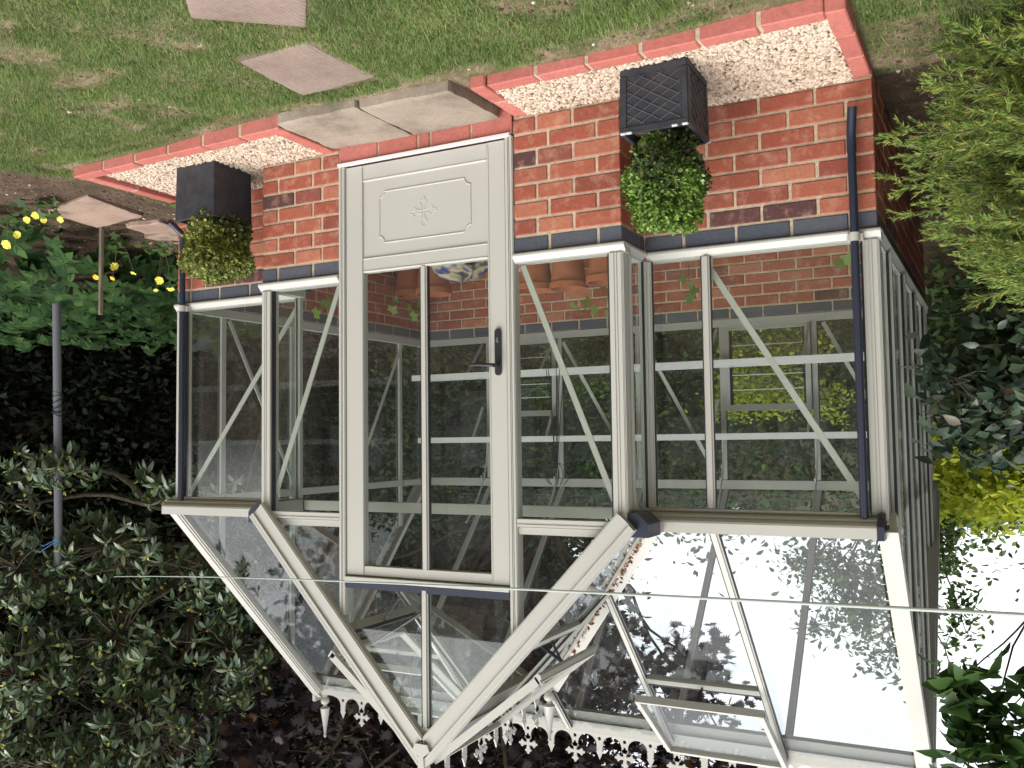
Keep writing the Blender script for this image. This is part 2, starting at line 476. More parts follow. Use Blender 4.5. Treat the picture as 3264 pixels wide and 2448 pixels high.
# ------------------------------------------------------------------ ground
def hgt(x, y):
    return GZ + .008*np.sin(x*2.1+y*1.3) + .006*np.sin(x*5.3-y*3.7+1) - .012*np.clip((x-3.9), 0, 3)
xs = np.concatenate([[-400, -60, -12, -5], np.linspace(-2.5, 8.5, 111), [12, 20, 60, 400]])
ys = np.concatenate([[-400, -60, -12, -5], np.linspace(-3.4, 5.6, 91), [9, 14, 60, 400]])
X, Y = np.meshgrid(xs, ys, indexing='ij')
near = (np.abs(X - 3) < 6) & (np.abs(Y - 1) < 5)
Z = np.where(near, hgt(X, Y), GZ - .012*np.clip(X-3.9, 0, 3))
V = np.stack([X, Y, Z], -1).reshape(-1, 3)
nx, ny = len(xs), len(ys)
ii, jj = np.meshgrid(np.arange(nx-1), np.arange(ny-1), indexing='ij')
F = np.stack([ii*ny+jj, (ii+1)*ny+jj, (ii+1)*ny+jj+1, ii*ny+jj+1], -1).reshape(-1, 4)
tag(np_obj("ground", V, F, M_SOIL, smooth=True), kind='structure')

# slabs, kerbs, greenhouse and bare soil keep the grass off
RECTS = [(-.005, -.69, 1.46, .2), (2.41, -.70, 3.9, .2), (1.45, -.74, 2.43, 0), (1.75, -1.265, 2.12, -.865),
         (0, 0, 3.85, 2.7)]
def vnoise(x, y, s, seed=0):
    """smooth value noise"""
    r = np.random.default_rng(seed).random((64, 64))
    x = x*s+100; y = y*s+100
    i = np.floor(x).astype(int); j = np.floor(y).astype(int); u = x-i; v = y-j
    u = u*u*(3-2*u); v = v*v*(3-2*v)
    g = lambda a, b: r[a % 64, b % 64]
    return (g(i, j)*(1-u)+g(i+1, j)*u)*(1-v)+(g(i, j+1)*(1-u)+g(i+1, j+1)*u)*v
def grass_density(x, y):
    d = np.ones_like(x)
    n = vnoise(x, y, 3.2, 1)*.6+vnoise(x, y, 8.5, 2)*.4
    d = np.where(n < .22, .15, d); d = np.where((n >= .22) & (n < .28), .55, d)
    # worn strip beside the kerbs
    strip = (y > -.80) & (y < -.66) & (x > 0) & (x < 4.0)
    d = np.where(strip & (vnoise(x, y, 6, 3) < .62), d*.12, d)
    worn = (np.abs(y + .98) < .22) & (x > .35) & (x < 1.7)
    d = np.where(worn & (vnoise(x, y, 4.5, 5) < .5), d*.18, d)
    # soil at the gable corner and along the border on the far side
    d = np.where((x < -.1) & (y < .05), 1.0, d)
    d = np.where((x > -.26) & (x < .02) & (y > -.40), d*.22*(vnoise(x, y, 9, 6)), d)
    d = np.where(x > 4.0 + .35*np.clip(-y-.55, 0, 9)*1.8, 0, d)
    d = np.where((x < -.0) & (y > .22), 0, d)
    ru, rv = (x-1.7045)*.759+(y+1.6425)*-.651, (x-1.7045)*.651+(y+1.6425)*.759
    d = np.where((np.abs(ru) < .20) & (np.abs(rv) < .20), 0, d)
    for (a, b, c, e) in RECTS: d = np.where((x > a-.012) & (x < c+.012) & (y > b-.012) & (y < e+.012), 0, d)
    return d
n = 760000
gx = rng.uniform(-1.3, 5.6, n); gy = rng.uniform(-2.35, .3, n)
keep = rng.random(n) < grass_density(gx, gy)
gx, gy = gx[keep], gy[keep]
# only what the lens side of the garden shows: a wedge in front of the house
dd = np.hypot(gx + .4, gy + 3.83); keep = (dd < 6.6) & (dd > 1.9)
gx, gy = gx[keep], gy[keep]; n = len(gx)
P = np.stack([gx, gy, hgt(gx, gy) - .004], -1)
az = rng.uniform(0, 2*np.pi, n); lean = rng.uniform(.15, 1.35, n)
tuft = vnoise(gx, gy, 5.0, 9)
ax = np.stack([np.cos(az)*np.sin(lean), np.sin(az)*np.sin(lean), np.cos(lean)], -1)
bV = np.array([(-.5, 0, 0), (.5, 0, 0), (-.42, .5, -.06), (.42, .5, -.06), (-.05, 1, -.26), (.05, 1, -.26)], float)
bF = np.array([(0, 1, 3, 2), (2, 3, 5, 4)])
ln = rng.uniform(.017, .037, n) * (.65 + .7*tuft)
S = np.stack([rng.uniform(.0018, .0034, n), ln, ln], -1)
V, F = scatter(bV, bF, frames(ax, np.array([0, 0, 1.0]) + rdir(n)*.3), P, S)
tag(np_obj("lawn_grass", V, F, M_GRASS, smooth=True), kind='stuff')

# crumbs, small stones and dead leaves on the bare soil
def ico():
    t = (1+5**.5)/2
    V = nrm(np.array([(-1,t,0),(1,t,0),(-1,-t,0),(1,-t,0),(0,-1,t),(0,1,t),(0,-1,-t),(0,1,-t),(t,0,-1),(t,0,1),(-t,0,-1),(-t,0,1)], float))
    F = [(0,11,5),(0,5,1),(0,1,7),(0,7,10),(0,10,11),(1,5,9),(5,11,4),(11,10,2),(10,7,6),(7,1,8),(3,9,4),(3,4,2),(3,2,6),(3,6,8),(3,8,9),(4,9,5),(2,4,11),(6,2,10),(8,6,7),(9,8,1)]
    V = list(map(tuple, V)); out = []; mid = {}
    def m(a, b):
        k = (min(a, b), max(a, b))
        if k not in mid:
            p = np.array(V[a])+np.array(V[b]); V.append(tuple(p/np.linalg.norm(p))); mid[k] = len(V)-1
        return mid[k]
    for a, b, c in F:
        x, y, z = m(a, b), m(b, c), m(c, a); out += [(a, x, z), (b, y, x), (c, z, y), (x, y, z)]
    return np.array(V), np.array(out)
ICO = ico()
def pebbles(P, smin, smax, flat=.6):
    n = len(P)
    S = rng.uniform(smin, smax, n)[:, None] * np.stack([rng.uniform(.7, 1.25, n), rng.uniform(.7, 1.25, n), rng.uniform(flat*.7, flat*1.2, n)], -1)
    T = frames(rdir(n), rdir(n)); T[:] = frames(np.stack([np.cos(a := rng.uniform(0, 6.28, n)), np.sin(a), rng.uniform(-.4, .4, n)], -1), np.array([0, 0, 1.0]) + rdir(n)*.35)
    V, F = scatter(ICO[0], ICO[1], T, P, S)
    V = V.reshape(n, -1, 3)
    c = V.mean(1, keepdims=True)
    d = V - c
    k = 1 + .16*np.sin(d[..., :1]*330 + rng.uniform(0, 6, (n, 1, 1))) + .12*np.sin(d[..., 1:2]*410 + rng.uniform(0, 6, (n, 1, 1)))
    return (c + d*k).reshape(-1, 3), F
n = 9000
px = rng.uniform(-.5, 5.8, n); py = rng.uniform(-1.6, 1.4, n)
gd = grass_density(px, py)
free = np.ones(n, bool)
for (a, b, c, e) in RECTS: free &= ~((px > a-.02) & (px < c+.02) & (py > b-.02) & (py < e+.02))
keep = free & (gd < .3); px, py = px[keep], py[keep]
V, F = pebbles(np.stack([px, py, hgt(px, py)], -1), .002, .011)
M_CRUMB = mat("soil_crumb", (.12, .085, .06), .95, .2)
setc(M_CRUMB, ramp(M_CRUMB, island(M_CRUMB), [(0, (.05, .033, .022)), (.6, (.12, .08, .055)), (.93, (.18, .13, .09)), (.97, (.5, .42, .34)), (1, (.6, .52, .42))]).outputs[0])
tag(np_obj("soil_crumbs", V, F, M_CRUMB, smooth=False), kind='stuff')

# ------------------------------------------------------------------ greenhouse
GH = empty("greenhouse", (L/2, W/2, 0))
tag(GH, "stone-painted Victorian greenhouse on red brick walls with a gabled porch and open roof vents", "greenhouse")

def wall(org, d2, length, jA, jB, zb=-.15, thick=.1, inward=None, blue=True):
    """brick dwarf wall; bricks with recessed mortar; top course is blue coping"""
    d = np.array([d2[0], d2[1], 0.0]); inn = np.array([inward[0], inward[1], 0.0])
    org = np.array([org[0], org[1], 0.0])
    red = MB(); cop = MB()
    def tfm(V):
        V = np.asarray(V); return org + V[:, :1]*d + V[:, 1:2]*inn + V[:, 2:]*np.array([0, 0, 1.0])
    ztop = .6
    nc = int(round((ztop - zb)/.075))
    for c in range(nc):
        z1 = ztop - c*.075 - .005; z0 = z1 - .0632
        js = sorted([j for j in (jA if c % 2 == 0 else jB) if .03 < j < length-.03])
        e = [0] + js + [length]
        for a, b in zip(e[:-1], e[1:]):
            a2 = a + (.0062 if a > 0 else 0); b2 = b - (.0062 if b < length else 0)
            o = rng.uniform(-.0018, .0018); q = rng.uniform(-.0012, .0012, 4)
            (cop if (c == 0 and blue) else red).cbox((a2+q[0], o, z0+q[1]), (b2+q[2], thick - o, z1+q[3]), .0035, 0, tfm)
    mo = MB(); 
    mo_lo, mo_hi = (.004, .0055, zb), (length-.004, thick-.0055, ztop-.005)
    P = np.array([(x, y, z) for z in (mo_lo[2], mo_hi[2]) for y in (mo_lo[1], mo_hi[1]) for x in (mo_lo[0], mo_hi[0])])
    red.add(tfm(P), [(0,2,3,1),(4,5,7,6),(0,1,5,4),(1,3,7,5),(3,2,6,7),(2,0,4,6)], 1)
    if d2[0]*inward[1] - d2[1]*inward[0] < 0:
        red.f = [f[::-1] for f in red.f]; cop.f = [f[::-1] for f in cop.f]
    w = red.build("brick_wall", [M_BRICK, M_MORTAR], GH)
    if blue:
        c_ = cop.build("coping", M_BLUE, None)
        c_.parent = w; c_.matrix_parent_inverse = w.matrix_parent_inverse.copy() if False else Matrix.Identity(4)
        c_.matrix_parent_inverse = (w.matrix_parent_inverse).inverted() if False else Matrix.Identity(4)
        c_.parent = w
        c_.matrix_parent_inverse = w.matrix_basis.inverted() @ Matrix.Identity(4)
        fix(c_)
    return w

def fix(o):
    """keep world-space mesh coordinates under any parent"""
    M = Matrix.Identity(4)
    ch = []
    p = o.parent
    while p is not None:
        ch.append(p); p = p.parent
    for p in reversed(ch):
        M = M @ (p.matrix_parent_inverse if p.parent is not None else Matrix.Identity(4)) @ p.matrix_basis
    o.matrix_parent_inverse = M.inverted()

def sub(mb, name, mats, parent, smooth=False):
    o = mb.build(name, mats, None, smooth); o.parent = parent; fix(o); return o

def jn(off, length): return [off + .225*k for k in range(-2, 30) if 0 < off + .225*k < length]
wall((0, 0), (1, 0), P0, jn(.102, 9), jn(-.006+.225, 9), inward=(0, 1))
wall((P0, -DP), (1, 0), .497, [.104, .328], [.212, .384], inward=(0, 1))
wall((P0, -DP+.101), (0, 1), DP-.101, [.1], [.04], inward=(1, 0))
wall((2.406, -DP), (1, 0), P1-2.406, [.162, .385], [.105, .277], inward=(0, 1))
wall((P1, -DP+.101), (0, 1), DP-.101, [.1], [.04], inward=(-1, 0))
wall((P1, 0), (1, 0), L-P1, [.13, .355, .58, .805], [.02, .24, .465, .69, .8], inward=(0, 1))
wall((0, .101), (0, 1), W-.202, jn(.12, 9), jn(.01, 9), inward=(1, 0))
wall((L, .101), (0, 1), W-.202, jn(.12, 9), jn(.01, 9), inward=(-1, 0))
wall((0, W), (1, 0), L, jn(.1, 9), jn(-.01+.225, 9), inward=(0, -1))
# brick step under the door
st = MB()
for a, b in ((1.452, 1.655), (1.665, 1.87), (1.88, 1.94), (1.95, 2.165), (2.175, 2.404)):
    st.cbox((a, -DP-.004, -.13), (b, -DP+.10, .062 + rng.uniform(-.001, .001)), .004, 0)
st.box((1.452, -DP+.002, -.13), (2.404, -DP+.09, .056), 1)
st.build("door_step", [M_KERB, M_MORTAR], GH)

# floor inside
fl = MB(); fl.box((.1, .1, -.10), (3.7, 2.47, -.005)); fl.box((1.06, -.175, -.10), (2.785, .0995, -.0055)); 
M_FLOOR = slab_mat("grit_floor", (.16, .14, .12), (.26, .23, .19), (.33, .29, .24))
fl.build("floor", M_FLOOR, GH)

def strip_profile(w=.036, d=.03):
    return [(-w/2, -d/2), (w/2, -d/2), (w/2, d/2-.009), (w*.30, d/2-.009), (w*.30, d/2), (-w*.30, d/2), (-w*.30, d/2-.009), (-w/2, d/2-.009)]
def glaze_bar(p0, p1, out, w=.036, d=.034, name="glazing_bar", gasket=True, m=None, off=0.0):
    """bar with a stepped front; 'out' is the outward normal; its front stands proud of the glass"""
    p0 = np.array(p0, float); p1 = np.array(p1, float); out = np.array(out, float)
    dr = nrm(p1-p0); side = np.cross(out, dr)
    mb = MB()
    o = out*off
    mb.ext(p0+o, p1+o, strip_profile(w, d), side)
    # check orientation: profile's +b must be outward
    if np.dot(np.cross(dr, side), out) < 0:
        mb = MB(); mb.ext(p0+o, p1+o, [(a, -b) for a, b in strip_profile(w, d)], side)
    if gasket:
        for s in (-1, 1):
            q = side*s*(w/2+.0025) + o + out*(d*.1)
            mb.bar(p0+q, p1+q, .004, d*.3, side, 1)
    return mb.build(name, [m or M_FRAME, M_BLACK], GH)

def rail(p0, p1, out, w, d, name, m=None, steps=True, mk=None):
    """rail along p0-p1: w tall (perpendicular, in plane), d deep along out, raised lips on the front"""
    p0 = np.array(p0, float); p1 = np.array(p1, float); out = np.array(out, float)
    dr = nrm(p1-p0); v = np.cross(dr, out)
    mb = MB(); mb.bar(p0, p1, w, d, v)
    if steps:
        for s in (-1, 1):
            q = v*s*(w/2-.006) + out*(d/2+.0015); mb.bar(p0+q, p1+q, .010, .004, v)
    return mb.build(name, m or M_FRAME, GH)

def clip(poly, a, b, c):
    """keep a*x+b*y<=c"""
    out = []
    for i in range(len(poly)):
        p, q = poly[i], poly[(i+1) % len(poly)]
        fp, fq = a*p[0]+b*p[1]-c, a*q[0]+b*q[1]-c
        if fp <= 0: out.append(p)
        if fp*fq < 0:
            t = fp/(fp-fq); out.append((p[0]+t*(q[0]-p[0]), p[1]+t*(q[1]-p[1])))
    return out
def pane3(poly3, n, name="window_pane", m=None, th=.004, parent=None):
    P = [np.array(p, float) for p in poly3]; n = nrm(np.array(n, float)); k = len(P)
    A = [p - n*th/2 for p in P]; B = [p + n*th/2 for p in P]
    F = [(i, (i+1) % k, k+(i+1) % k, k+i) for i in range(k)] + [tuple(range(k))[::-1], tuple(range(k, 2*k))]
    mb = MB().add(A+B, F)
    if parent is None: return mb.build(name, m or M_GLASS, GH)
    return sub(mb, name, m or M_GLASS, parent)

YF = .012      # glass sits a little behind the outer face
NF, NB, NL, NR = (0, -1, 0), (0, 1, 0), (-1, 0, 0), (1, 0, 0)
# sills
def sill(p0, p1, out):
    p0 = np.array(p0, float); p1 = np.array(p1, float); out = np.array(out, float); dr = nrm(p1-p0)
    mb = MB(); pr = [(-.06, 0), (.012, 0), (.016, .006), (.016, .014), (-.004, .036), (-.004, .042), (-.06, .042)]
    v = np.cross(dr, out)
    if v[2] < 0: p0, p1 = p1, p0; dr = -dr
    mb.ext(p0, p1, pr, out)
    return mb.build("sill", M_FRAME, GH)
sill((-.012, 0, .6), (P0-.004, 0, .6), NF); sill((P0-.014, -DP, .6), (1.452, -DP, .6), NF); sill((2.406, -DP, .6), (P1+.014, -DP, .6), NF)
sill((P1+.004, 0, .6), (L+.012, 0, .6), NF); sill((P0, -DP+.02, .6), (P0, -.02, .6), NL); sill((P1, -DP+.02, .6), (P1, -.02, .6), NR)
sill((0, .018, .6), (0, W-.018, .6), NL); sill((L, .018, .6), (L, W-.018, .6), NR); sill((-.01, W, .6), (L+.01, W, .6), NB)

def post(cx, cy, sx, sy, z0, z1, w=.058, name="corner_post"):
    """corner post: its outer corner at (cx,cy), body runs towards (sx,sy); grooved outer faces"""
    mb = MB()
    x0, x1 = sorted((cx, cx+sx*w)); y0, y1 = sorted((cy, cy+sy*w))
    mb.box((x0, y0, z0), (x1, y1, z1))
    for a, b in ((.004, .020), (.024, .030), (.036, .056)):
        xa, xb = sorted((cx+sx*a, cx+sx*b)); ya, yb = sorted((cy+sy*a, cy+sy*b))
        mb.box((xa, min(cy-sy*.004, cy), z0+.001), (xb, max(cy-sy*.004, cy), z1-.001))
        mb.box((min(cx-sx*.004, cx), ya, z0+.001), (max(cx-sx*.004, cx), yb, z1-.001))
    xa, xb = sorted((cx+sx*.0605, cx+sx*.066)); mb.box((xa, min(cy+sy*.004, cy+sy*.03), z0), (xb, max(cy+sy*.004, cy+sy*.03), z1), 1)
    ya, yb = sorted((cy+sy*.0605, cy+sy*.066)); mb.box((min(cx+sx*.004, cx+sx*.03), ya, z0), (max(cx+sx*.004, cx+sx*.03), yb, z1), 1)
    return mb.build(name, [M_FRAME, M_BLACK], GH)
ZS = .642
post(0, 0, 1, 1, ZS, HE-.03); post(L, 0, -1, 1, ZS, HE-.03); post(0, W, 1, -1, ZS, HE-.03); post(L, W, -1, -1, ZS, HE-.03)
post(P0, -DP, 1, 1, ZS, HE-.012); post(P1, -DP, -1, 1, ZS, HE-.012)

# main front, left light: bar, panes, end stile
XB = [.685, 1.305, 1.925, 2.545, 3.165]
glaze_bar((.685, YF-.004, ZS), (.685, YF-.004, 1.70), NF, .034)
glaze_bar((P0-.014, YF-.004, ZS), (P0-.014, YF-.004, 1.70), NF, .026)
glaze_bar((P1+.014, YF-.004, ZS), (P1+.014, YF-.004, 1.70), NF, .026)
for a, b in ((.066, .662), (.708, P0-.032), (P1+.032, L-.066)):
    pane3([(a, YF, ZS), (b, YF, ZS), (b, YF, 1.705), (a, YF, 1.705)], NF)
rail((.06, .012, 1.735), (P0-.001, .012, 1.735), NF, .06, .03, "eave_beam"); rail((P1+.001, .012, 1.735), (L-.06, .012, 1.735), NF, .06, .03, "eave_beam")
# porch returns
for x, nn, s in ((P0, NL, 1), (P1, NR, -1)):
    glaze_bar((x+s*.008, -.012, ZS), (x+s*.008, -.012, 1.70), nn, .024)
    glaze_bar((x+s*.008, -DP+.08, ZS), (x+s*.008, -DP+.08, 1.70), nn, .024)
    pane3([(x+s*.012, -DP+.095, ZS), (x+s*.012, -.027, ZS), (x+s*.012, -.027, 1.705), (x+s*.012, -DP+.095, 1.705)], nn)
    rail((x+s*.014, -DP+.06, 1.735), (x+s*.014, -.001, 1.735), nn, .06, .028, "eave_beam")
# gables and rear: vertical bars, panes up to the roof slope
GY = [.345, .97, 1.60, 2.225]
def zroof(y): return HE + SM*min(y, W-y)
for x, nn, s in ((0, NL, 1), (L, NR, -1)):
    for y in GY: glaze_bar((x+s*.004, y, ZS), (x+s*.004, y, zroof(y)-.06), nn, .036, .038, 'glazing_bar', True)
    e = [.066] + GY + [W-.066]
    for a, b in zip(e[:-1], e[1:]):
        a2 = a+(.02 if a > .1 else 0); b2 = b-(.02 if b < W-.1 else 0)
        pl = [(a2, ZS), (b2, ZS), (b2, zroof(b2)-.05)]
        if a2 < YM < b2: pl.append((YM, HR-.05))
        pl.append((a2, zroof(a2)-.05))
        pane3([(x+s*.014, y, z) for y, z in pl], nn)
    for a, b in zip([.06]+[g+.018 for g in GY], [g-.018 for g in GY]+[W-.06]):
        rail((x+s*.03, a, 1.735), (x+s*.03, b, 1.735), nn, .045, .026, "gable_rail", M_FRAME2, False)
for x in XB: glaze_bar((x, W-.01, ZS), (x, W-.01, 1.70), NB, .034)
e = [.066]+XB+[L-.066]
for a, b in zip(e[:-1], e[1:]):
    z0 = 1.235 if (abs(a-.685) < .01 or abs(a-2.545) < .01) else ZS
    pane3([(a+.02, W-.014, z0), (b-.02, W-.014, z0), (b-.02, W-.014, 1.705), (a+.02, W-.014, 1.705)], NB)
rail((.06, W-.014, 1.735), (L-.06, W-.014, 1.735), NB, .06, .03, "eave_beam")
rail((.02, W-.075, .625), (L-.02, W-.075, .625), NF, .05, .02, "inner_sill", M_FRAME2, False)
rail((L-.075, .12, .625), (L-.075, W-.09, .625), NL, .05, .02, "inner_sill", M_FRAME2, False)
# louvre windows in the rear wall
for x0 in (.685, 2.545):
    a, b = x0+.022, x0+.598
    mb = MB()
    mb.box((a, W-.05, .645), (a+.035, W-.004, 1.23)); mb.box((b-.035, W-.05, .645), (b, W-.004, 1.23))
    mb.box((a+.035, W-.05, .645), (b-.035, W-.004, .675)); mb.box((a+.035, W-.05, 1.19), (b-.035, W-.004, 1.23))
    mb.box((a+.036, W-.044, .676), (a+.048, W-.01, 1.189), 1); mb.box((b-.048, W-.044, .676), (b-.036, W-.01, 1.189), 1)
    w = mb.build("louvre_window", [M_FRAME2, M_BLACK], GH)
    for k in range(5):
        z = .68+k*.102
        pane3([(a+.05, W-.04, z+.103), (b-.05, W-.04, z+.103), (b-.05, W-.018, z), (a+.05, W-.018, z)], (0, -1, .2), "louvre", None, .005, w)
        sub(MB().box((a+.05, W-.043, z+.100), (b-.05, W-.039, z+.105)), "louvre_edge", M_SHELF, w)
# diagonal braces (flat strips screwed inside the glass)
def brace(p0, p1, nn, w=.026):
    MB().bar(p0, p1, w, .006, np.cross(nrm(np.array(p1, float)-np.array(p0, float)), np.array(nn, float))).build("brace", M_FRAME, GH)
yi = YF+.024
brace((.70, yi, .65), (.07, yi, 1.69), NF); brace((1.425, -DP+yi, .65), (1.02, -DP+yi, 1.66), NF); brace((2.43, -DP+yi, .65), (2.83, -DP+yi, 1.66), NF)
brace((2.93, yi, .67), (3.73, yi, 1.69), NF)
brace((.62, W-.06, .66), (.1, W-.06, 1.68), NF); brace((1.95, W-.06, 1.66), (2.5, W-.06, .68), NF); brace((L-.05, .36, .66), (L-.05, .95, 1.68), NL); brace((L-.05, 1.62, 1.66), (L-.05, 2.2, .66), NL)
brace((1.36, W-.06, 1.66), (1.88, W-.06, .68), NF)

# ---- roof: main slopes
nF = nrm(np.array([0, -SM, 1.0])); nB = nrm(np.array([0, SM, 1.0]))
def mf(x, y, o=0.0): return np.array([x, y, HE + SM*y]) + nF*o
def mbk(x, y, o=0.0): return np.array([x, W-y, HE + SM*y]) + nB*o
yv = lambda x: max(0.0, (x-P0)*YS/(PM-P0)) if x <= PM else max(0.0, (P1-x)*YS/(P1-PM))
edges = [.03]+XB+[L-.03]
VENTS = {0: None}
vy = .845                                             # lower rail of the roof vents
for k in range(6):
    a, b = edges[k]+.02, edges[k+1]-.02
    top = vy-.012 if k in (1, 4) else YM-.04
    poly = [(a, .02), (b, .02), (b, top), (a, top)]
    if b > P0:
        if a < PM and b <= PM+.03: poly = clip(poly, YS*1.0, -(PM-P0), YS*P0)      # left of valley
        if a >= PM-.03: poly = clip(poly, -YS, -(P1-PM), -YS*P1)
    if len(poly) >= 3: pane3([mf(x, y) for x, y in poly], nF, "roof_pane", M_ROOFGLASS)
    top = YM-.04
    pane3([mbk(x, y) for x, y in ((a, .02), (b, .02), (b, top), (a, top))], nB, "roof_pane", M_ROOFGLASS)
for x in XB:
    y0 = yv(x) if P0 < x < P1 else 0.0
    if x == 1.925: y0 = YS
    glaze_bar(mf(x, y0+.01), mf(x, YM-.03), nF, .034, .036, "roof_bar", True, None, .004)
    glaze_bar(mbk(x, .01), mbk(x, YM-.03), nB, .034, .036, "roof_bar", True, None, .004)
for x in (.012, L-.012):
    glaze_bar(mf(x, -.0), mf(x, YM-.03), nF, .05, .045, "roof_edge_bar", False, None, .004)
    glaze_bar(mbk(x, -.0), mbk(x, YM-.03), nB, .05, .045, "roof_edge_bar", False, None, .004)
# bargeboards on the main gables
def barge(p0, p1, out, w=.085, d=.022, name="bargeboard"):
    p0 = np.array(p0, float); p1 = np.array(p1, float); out = np.array(out, float); dr = nrm(p1-p0)
    v = np.cross(dr, out); v = v if v[2] > 0 else -v
    mb = MB(); c = -v*(w/2-.014)
    mb.bar(p0+c, p1+c, w, d, v)
    q = v*.012 + out*(d/2+.004); mb.bar(p0+q, p1+q, .022, .012, v)
    q = c - v*(w/2-.012) + out*(d/2+.002); mb.bar(p0+q, p1+q, .012, .006, v)
    q = v*.024+out*-.004; mb.bar(p0+q, p1+q, .012, d+.03, v)
    return mb.build(name, M_FRAME, GH)
for x, nn in ((-.016, NL), (L+.016, NR)):
    barge((x, -.015, HE-.01), (x, YM, HR+.005), nn); barge((x, W+.015, HE-.01), (x, YM, HR+.005), nn)
    s = -1 if x < 0 else 1
    MB().cbox((min(x, x+s*.03), YM-.045, HR-.115), (max(x, x+s*.03), YM+.045, HR+.05), .006).build("apex_block", M_FRAME, GH)
# ridge beams
def ridge(p0, p1, nn):
    mb = MB()
    pr = [(-.03, -.125), (.03, -.125), (.034, -.072), (.048, -.072), (.048, -.062), (.03, -.056), (.03, -.004), (.022, .0), (-.022, .0), (-.03, -.004), (-.03, -.056), (-.048, -.062), (-.048, -.072), (-.034, -.072)]
    mb.ext(p0, p1, pr, nn)
    return mb.build("ridge_beam", M_FRAME, GH)
ridge((-.01, YM, HR), (L+.01, YM, HR), (0, 1, 0)) if False else None
def ridge_up(p0, p1):
    p0 = np.array(p0, float); p1 = np.array(p1, float); d = nrm(p1-p0); side = np.cross(d, (0, 0, 1.0))
    # ext's +b axis = d x side must be +Z
    if np.cross(d, side)[2] < 0: side = -side
    return ridge(p0, p1, side)
ridge_up((-.01, YM, HR), (L+.01, YM, HR)); ridge_up((PM, -DP-.01, HP), (PM, YS+.02, HP))

# cresting: U-shaped cut-outs, posts with a round hole, ending in spears and crosses by turns
def cross_poly(s=1.0, arm=None):
    q = [(.006, .008), (.009, .022), (.016, .030), (.013, .036), (.008, .038), (.004, .046), (0, .050)]
    out = []
    arm = arm or [(.006, .006), (.008, .022), (.017, .030), (.013, .036), (.007, .037), (.004, .047)]
    for k in range(4):
        c, sn = math.cos(k*math.pi/2), math.sin(k*math.pi/2)
        a = [(-x, y) for x, y in arm][::-1]; b = arm
        seq = [(x, y) for x, y in arm[::-1]]
        loop = [(-x, y) for x, y in arm] 
        pts = [(x, y) for x, y in loop] + [(x, y) for x, y in arm[::-1]]
        # run: left base -> left tip -> right tip -> right base (clockwise); rotate clockwise per arm
        out += [(x*c + y*sn, -x*sn + y*c) for x, y in pts]
    # drop near-duplicates at inner corners
    res = []
    for p in out:
        if not res or math.hypot(p[0]-res[-1][0], p[1]-res[-1][1]) > 1e-4: res.append(p)
    if math.hypot(res[0][0]-res[-1][0], res[0][1]-res[-1][1]) < 1e-4: res.pop()
    return [(x*s, y*s) for x, y in res][::-1]
CROSS = cross_poly()
CROSS2 = cross_poly(1.0, [(.0045, .0045), (.006, .018), (.009, .026), (.015, .031), (.012, .036), (.006, .038), (.003, .049)])
def cresting(o, u, length, pitch=.1555, m=None):
    mb = MB(); o = np.array(o, float); u = np.array(u, float); v = np.array([0, 0, 1.0])
    n = int(length/pitch); h = pitch/2; r = .060; b0 = .012
    for k in range(n):
        c = o + u*(pitch*(k+.5))
        arc = [(h - r*math.sin(t), b0 + r - r*math.cos(t)) for t in np.linspace(0, math.pi*.55, 11)]
        hole = [(.0105*math.cos(t), .030 + .0105*math.sin(t)) for t in np.linspace(math.pi/2, -math.pi/2, 9)]
        half = [(0, 0), (h, 0), (h, b0)] + arc[1:] + [(.015, .084), (.020, .086), (.020, .091), (.014, .094), (0, .094)] + hole
        mb.prism(half, c, u, v, .007)
        mb.prism([(-x, y) for x, y in half][::-1], c, u, v, .007)
        if k % 2 == 0: mb.prism([(-.014, .094), (.014, .094), (.021, .106), (.010, .126), (0, .150), (-.010, .126), (-.021, .106)], c, u, v, .007)
        else:
            mb.prism([(-.008, .094), (.008, .094), (.008, .104), (-.008, .104)], c, u, v, .0068)
            mb.prism([(x*1.30, y*1.30+.122) for x, y in CROSS], c, u, v, .007)
    return mb.build("ridge_cresting", m or M_FRAME, GH)
cresting((3.691, YM, HR-.002), (-1, 0, 0), 3.66); cresting((PM, -.031, HP-.002), (0, 1, 0), .95); cresting((PM, -.031, HP-.002), (0, -1, 0), .17)
def finial(x, y, z, s=1.0):
    prof = [(.018, 0), (.02, .012), (.012, .018), (.022, .028), (.026, .042), (.022, .056), (.011, .066), (.012, .074), (.030, .084), (.027, .092), (.006, .235), (.009, .241), (.009, .249), (.002, .256)]
    return MB().lathe([(r*s, h*s) for r, h in prof], (x, y, z), 10).build("finial", M_FRAME, GH, True)
finial(3.768, YM, HR-.002, 1.16); finial(.03, YM, HR-.002, 1.16); finial(PM, YS-.005, HP+.0, 1.18); finial(PM, -DP-.02, HP+.11, 1.16)
# porch apex block under the front finial
mb = MB(); w0, w1 = .036, .020
mb.prism([(-.032, -.075), (.032, -.075), (.045, -.045), (.012, -.02), (.022, .10), (-.022, .10), (-.012, -.02), (-.045, -.045)], (PM, -DP-.022, HP+.01), (1, 0, 0), (0, 0, 1), .05)
mb.build("apex_block", M_FRAME, GH)

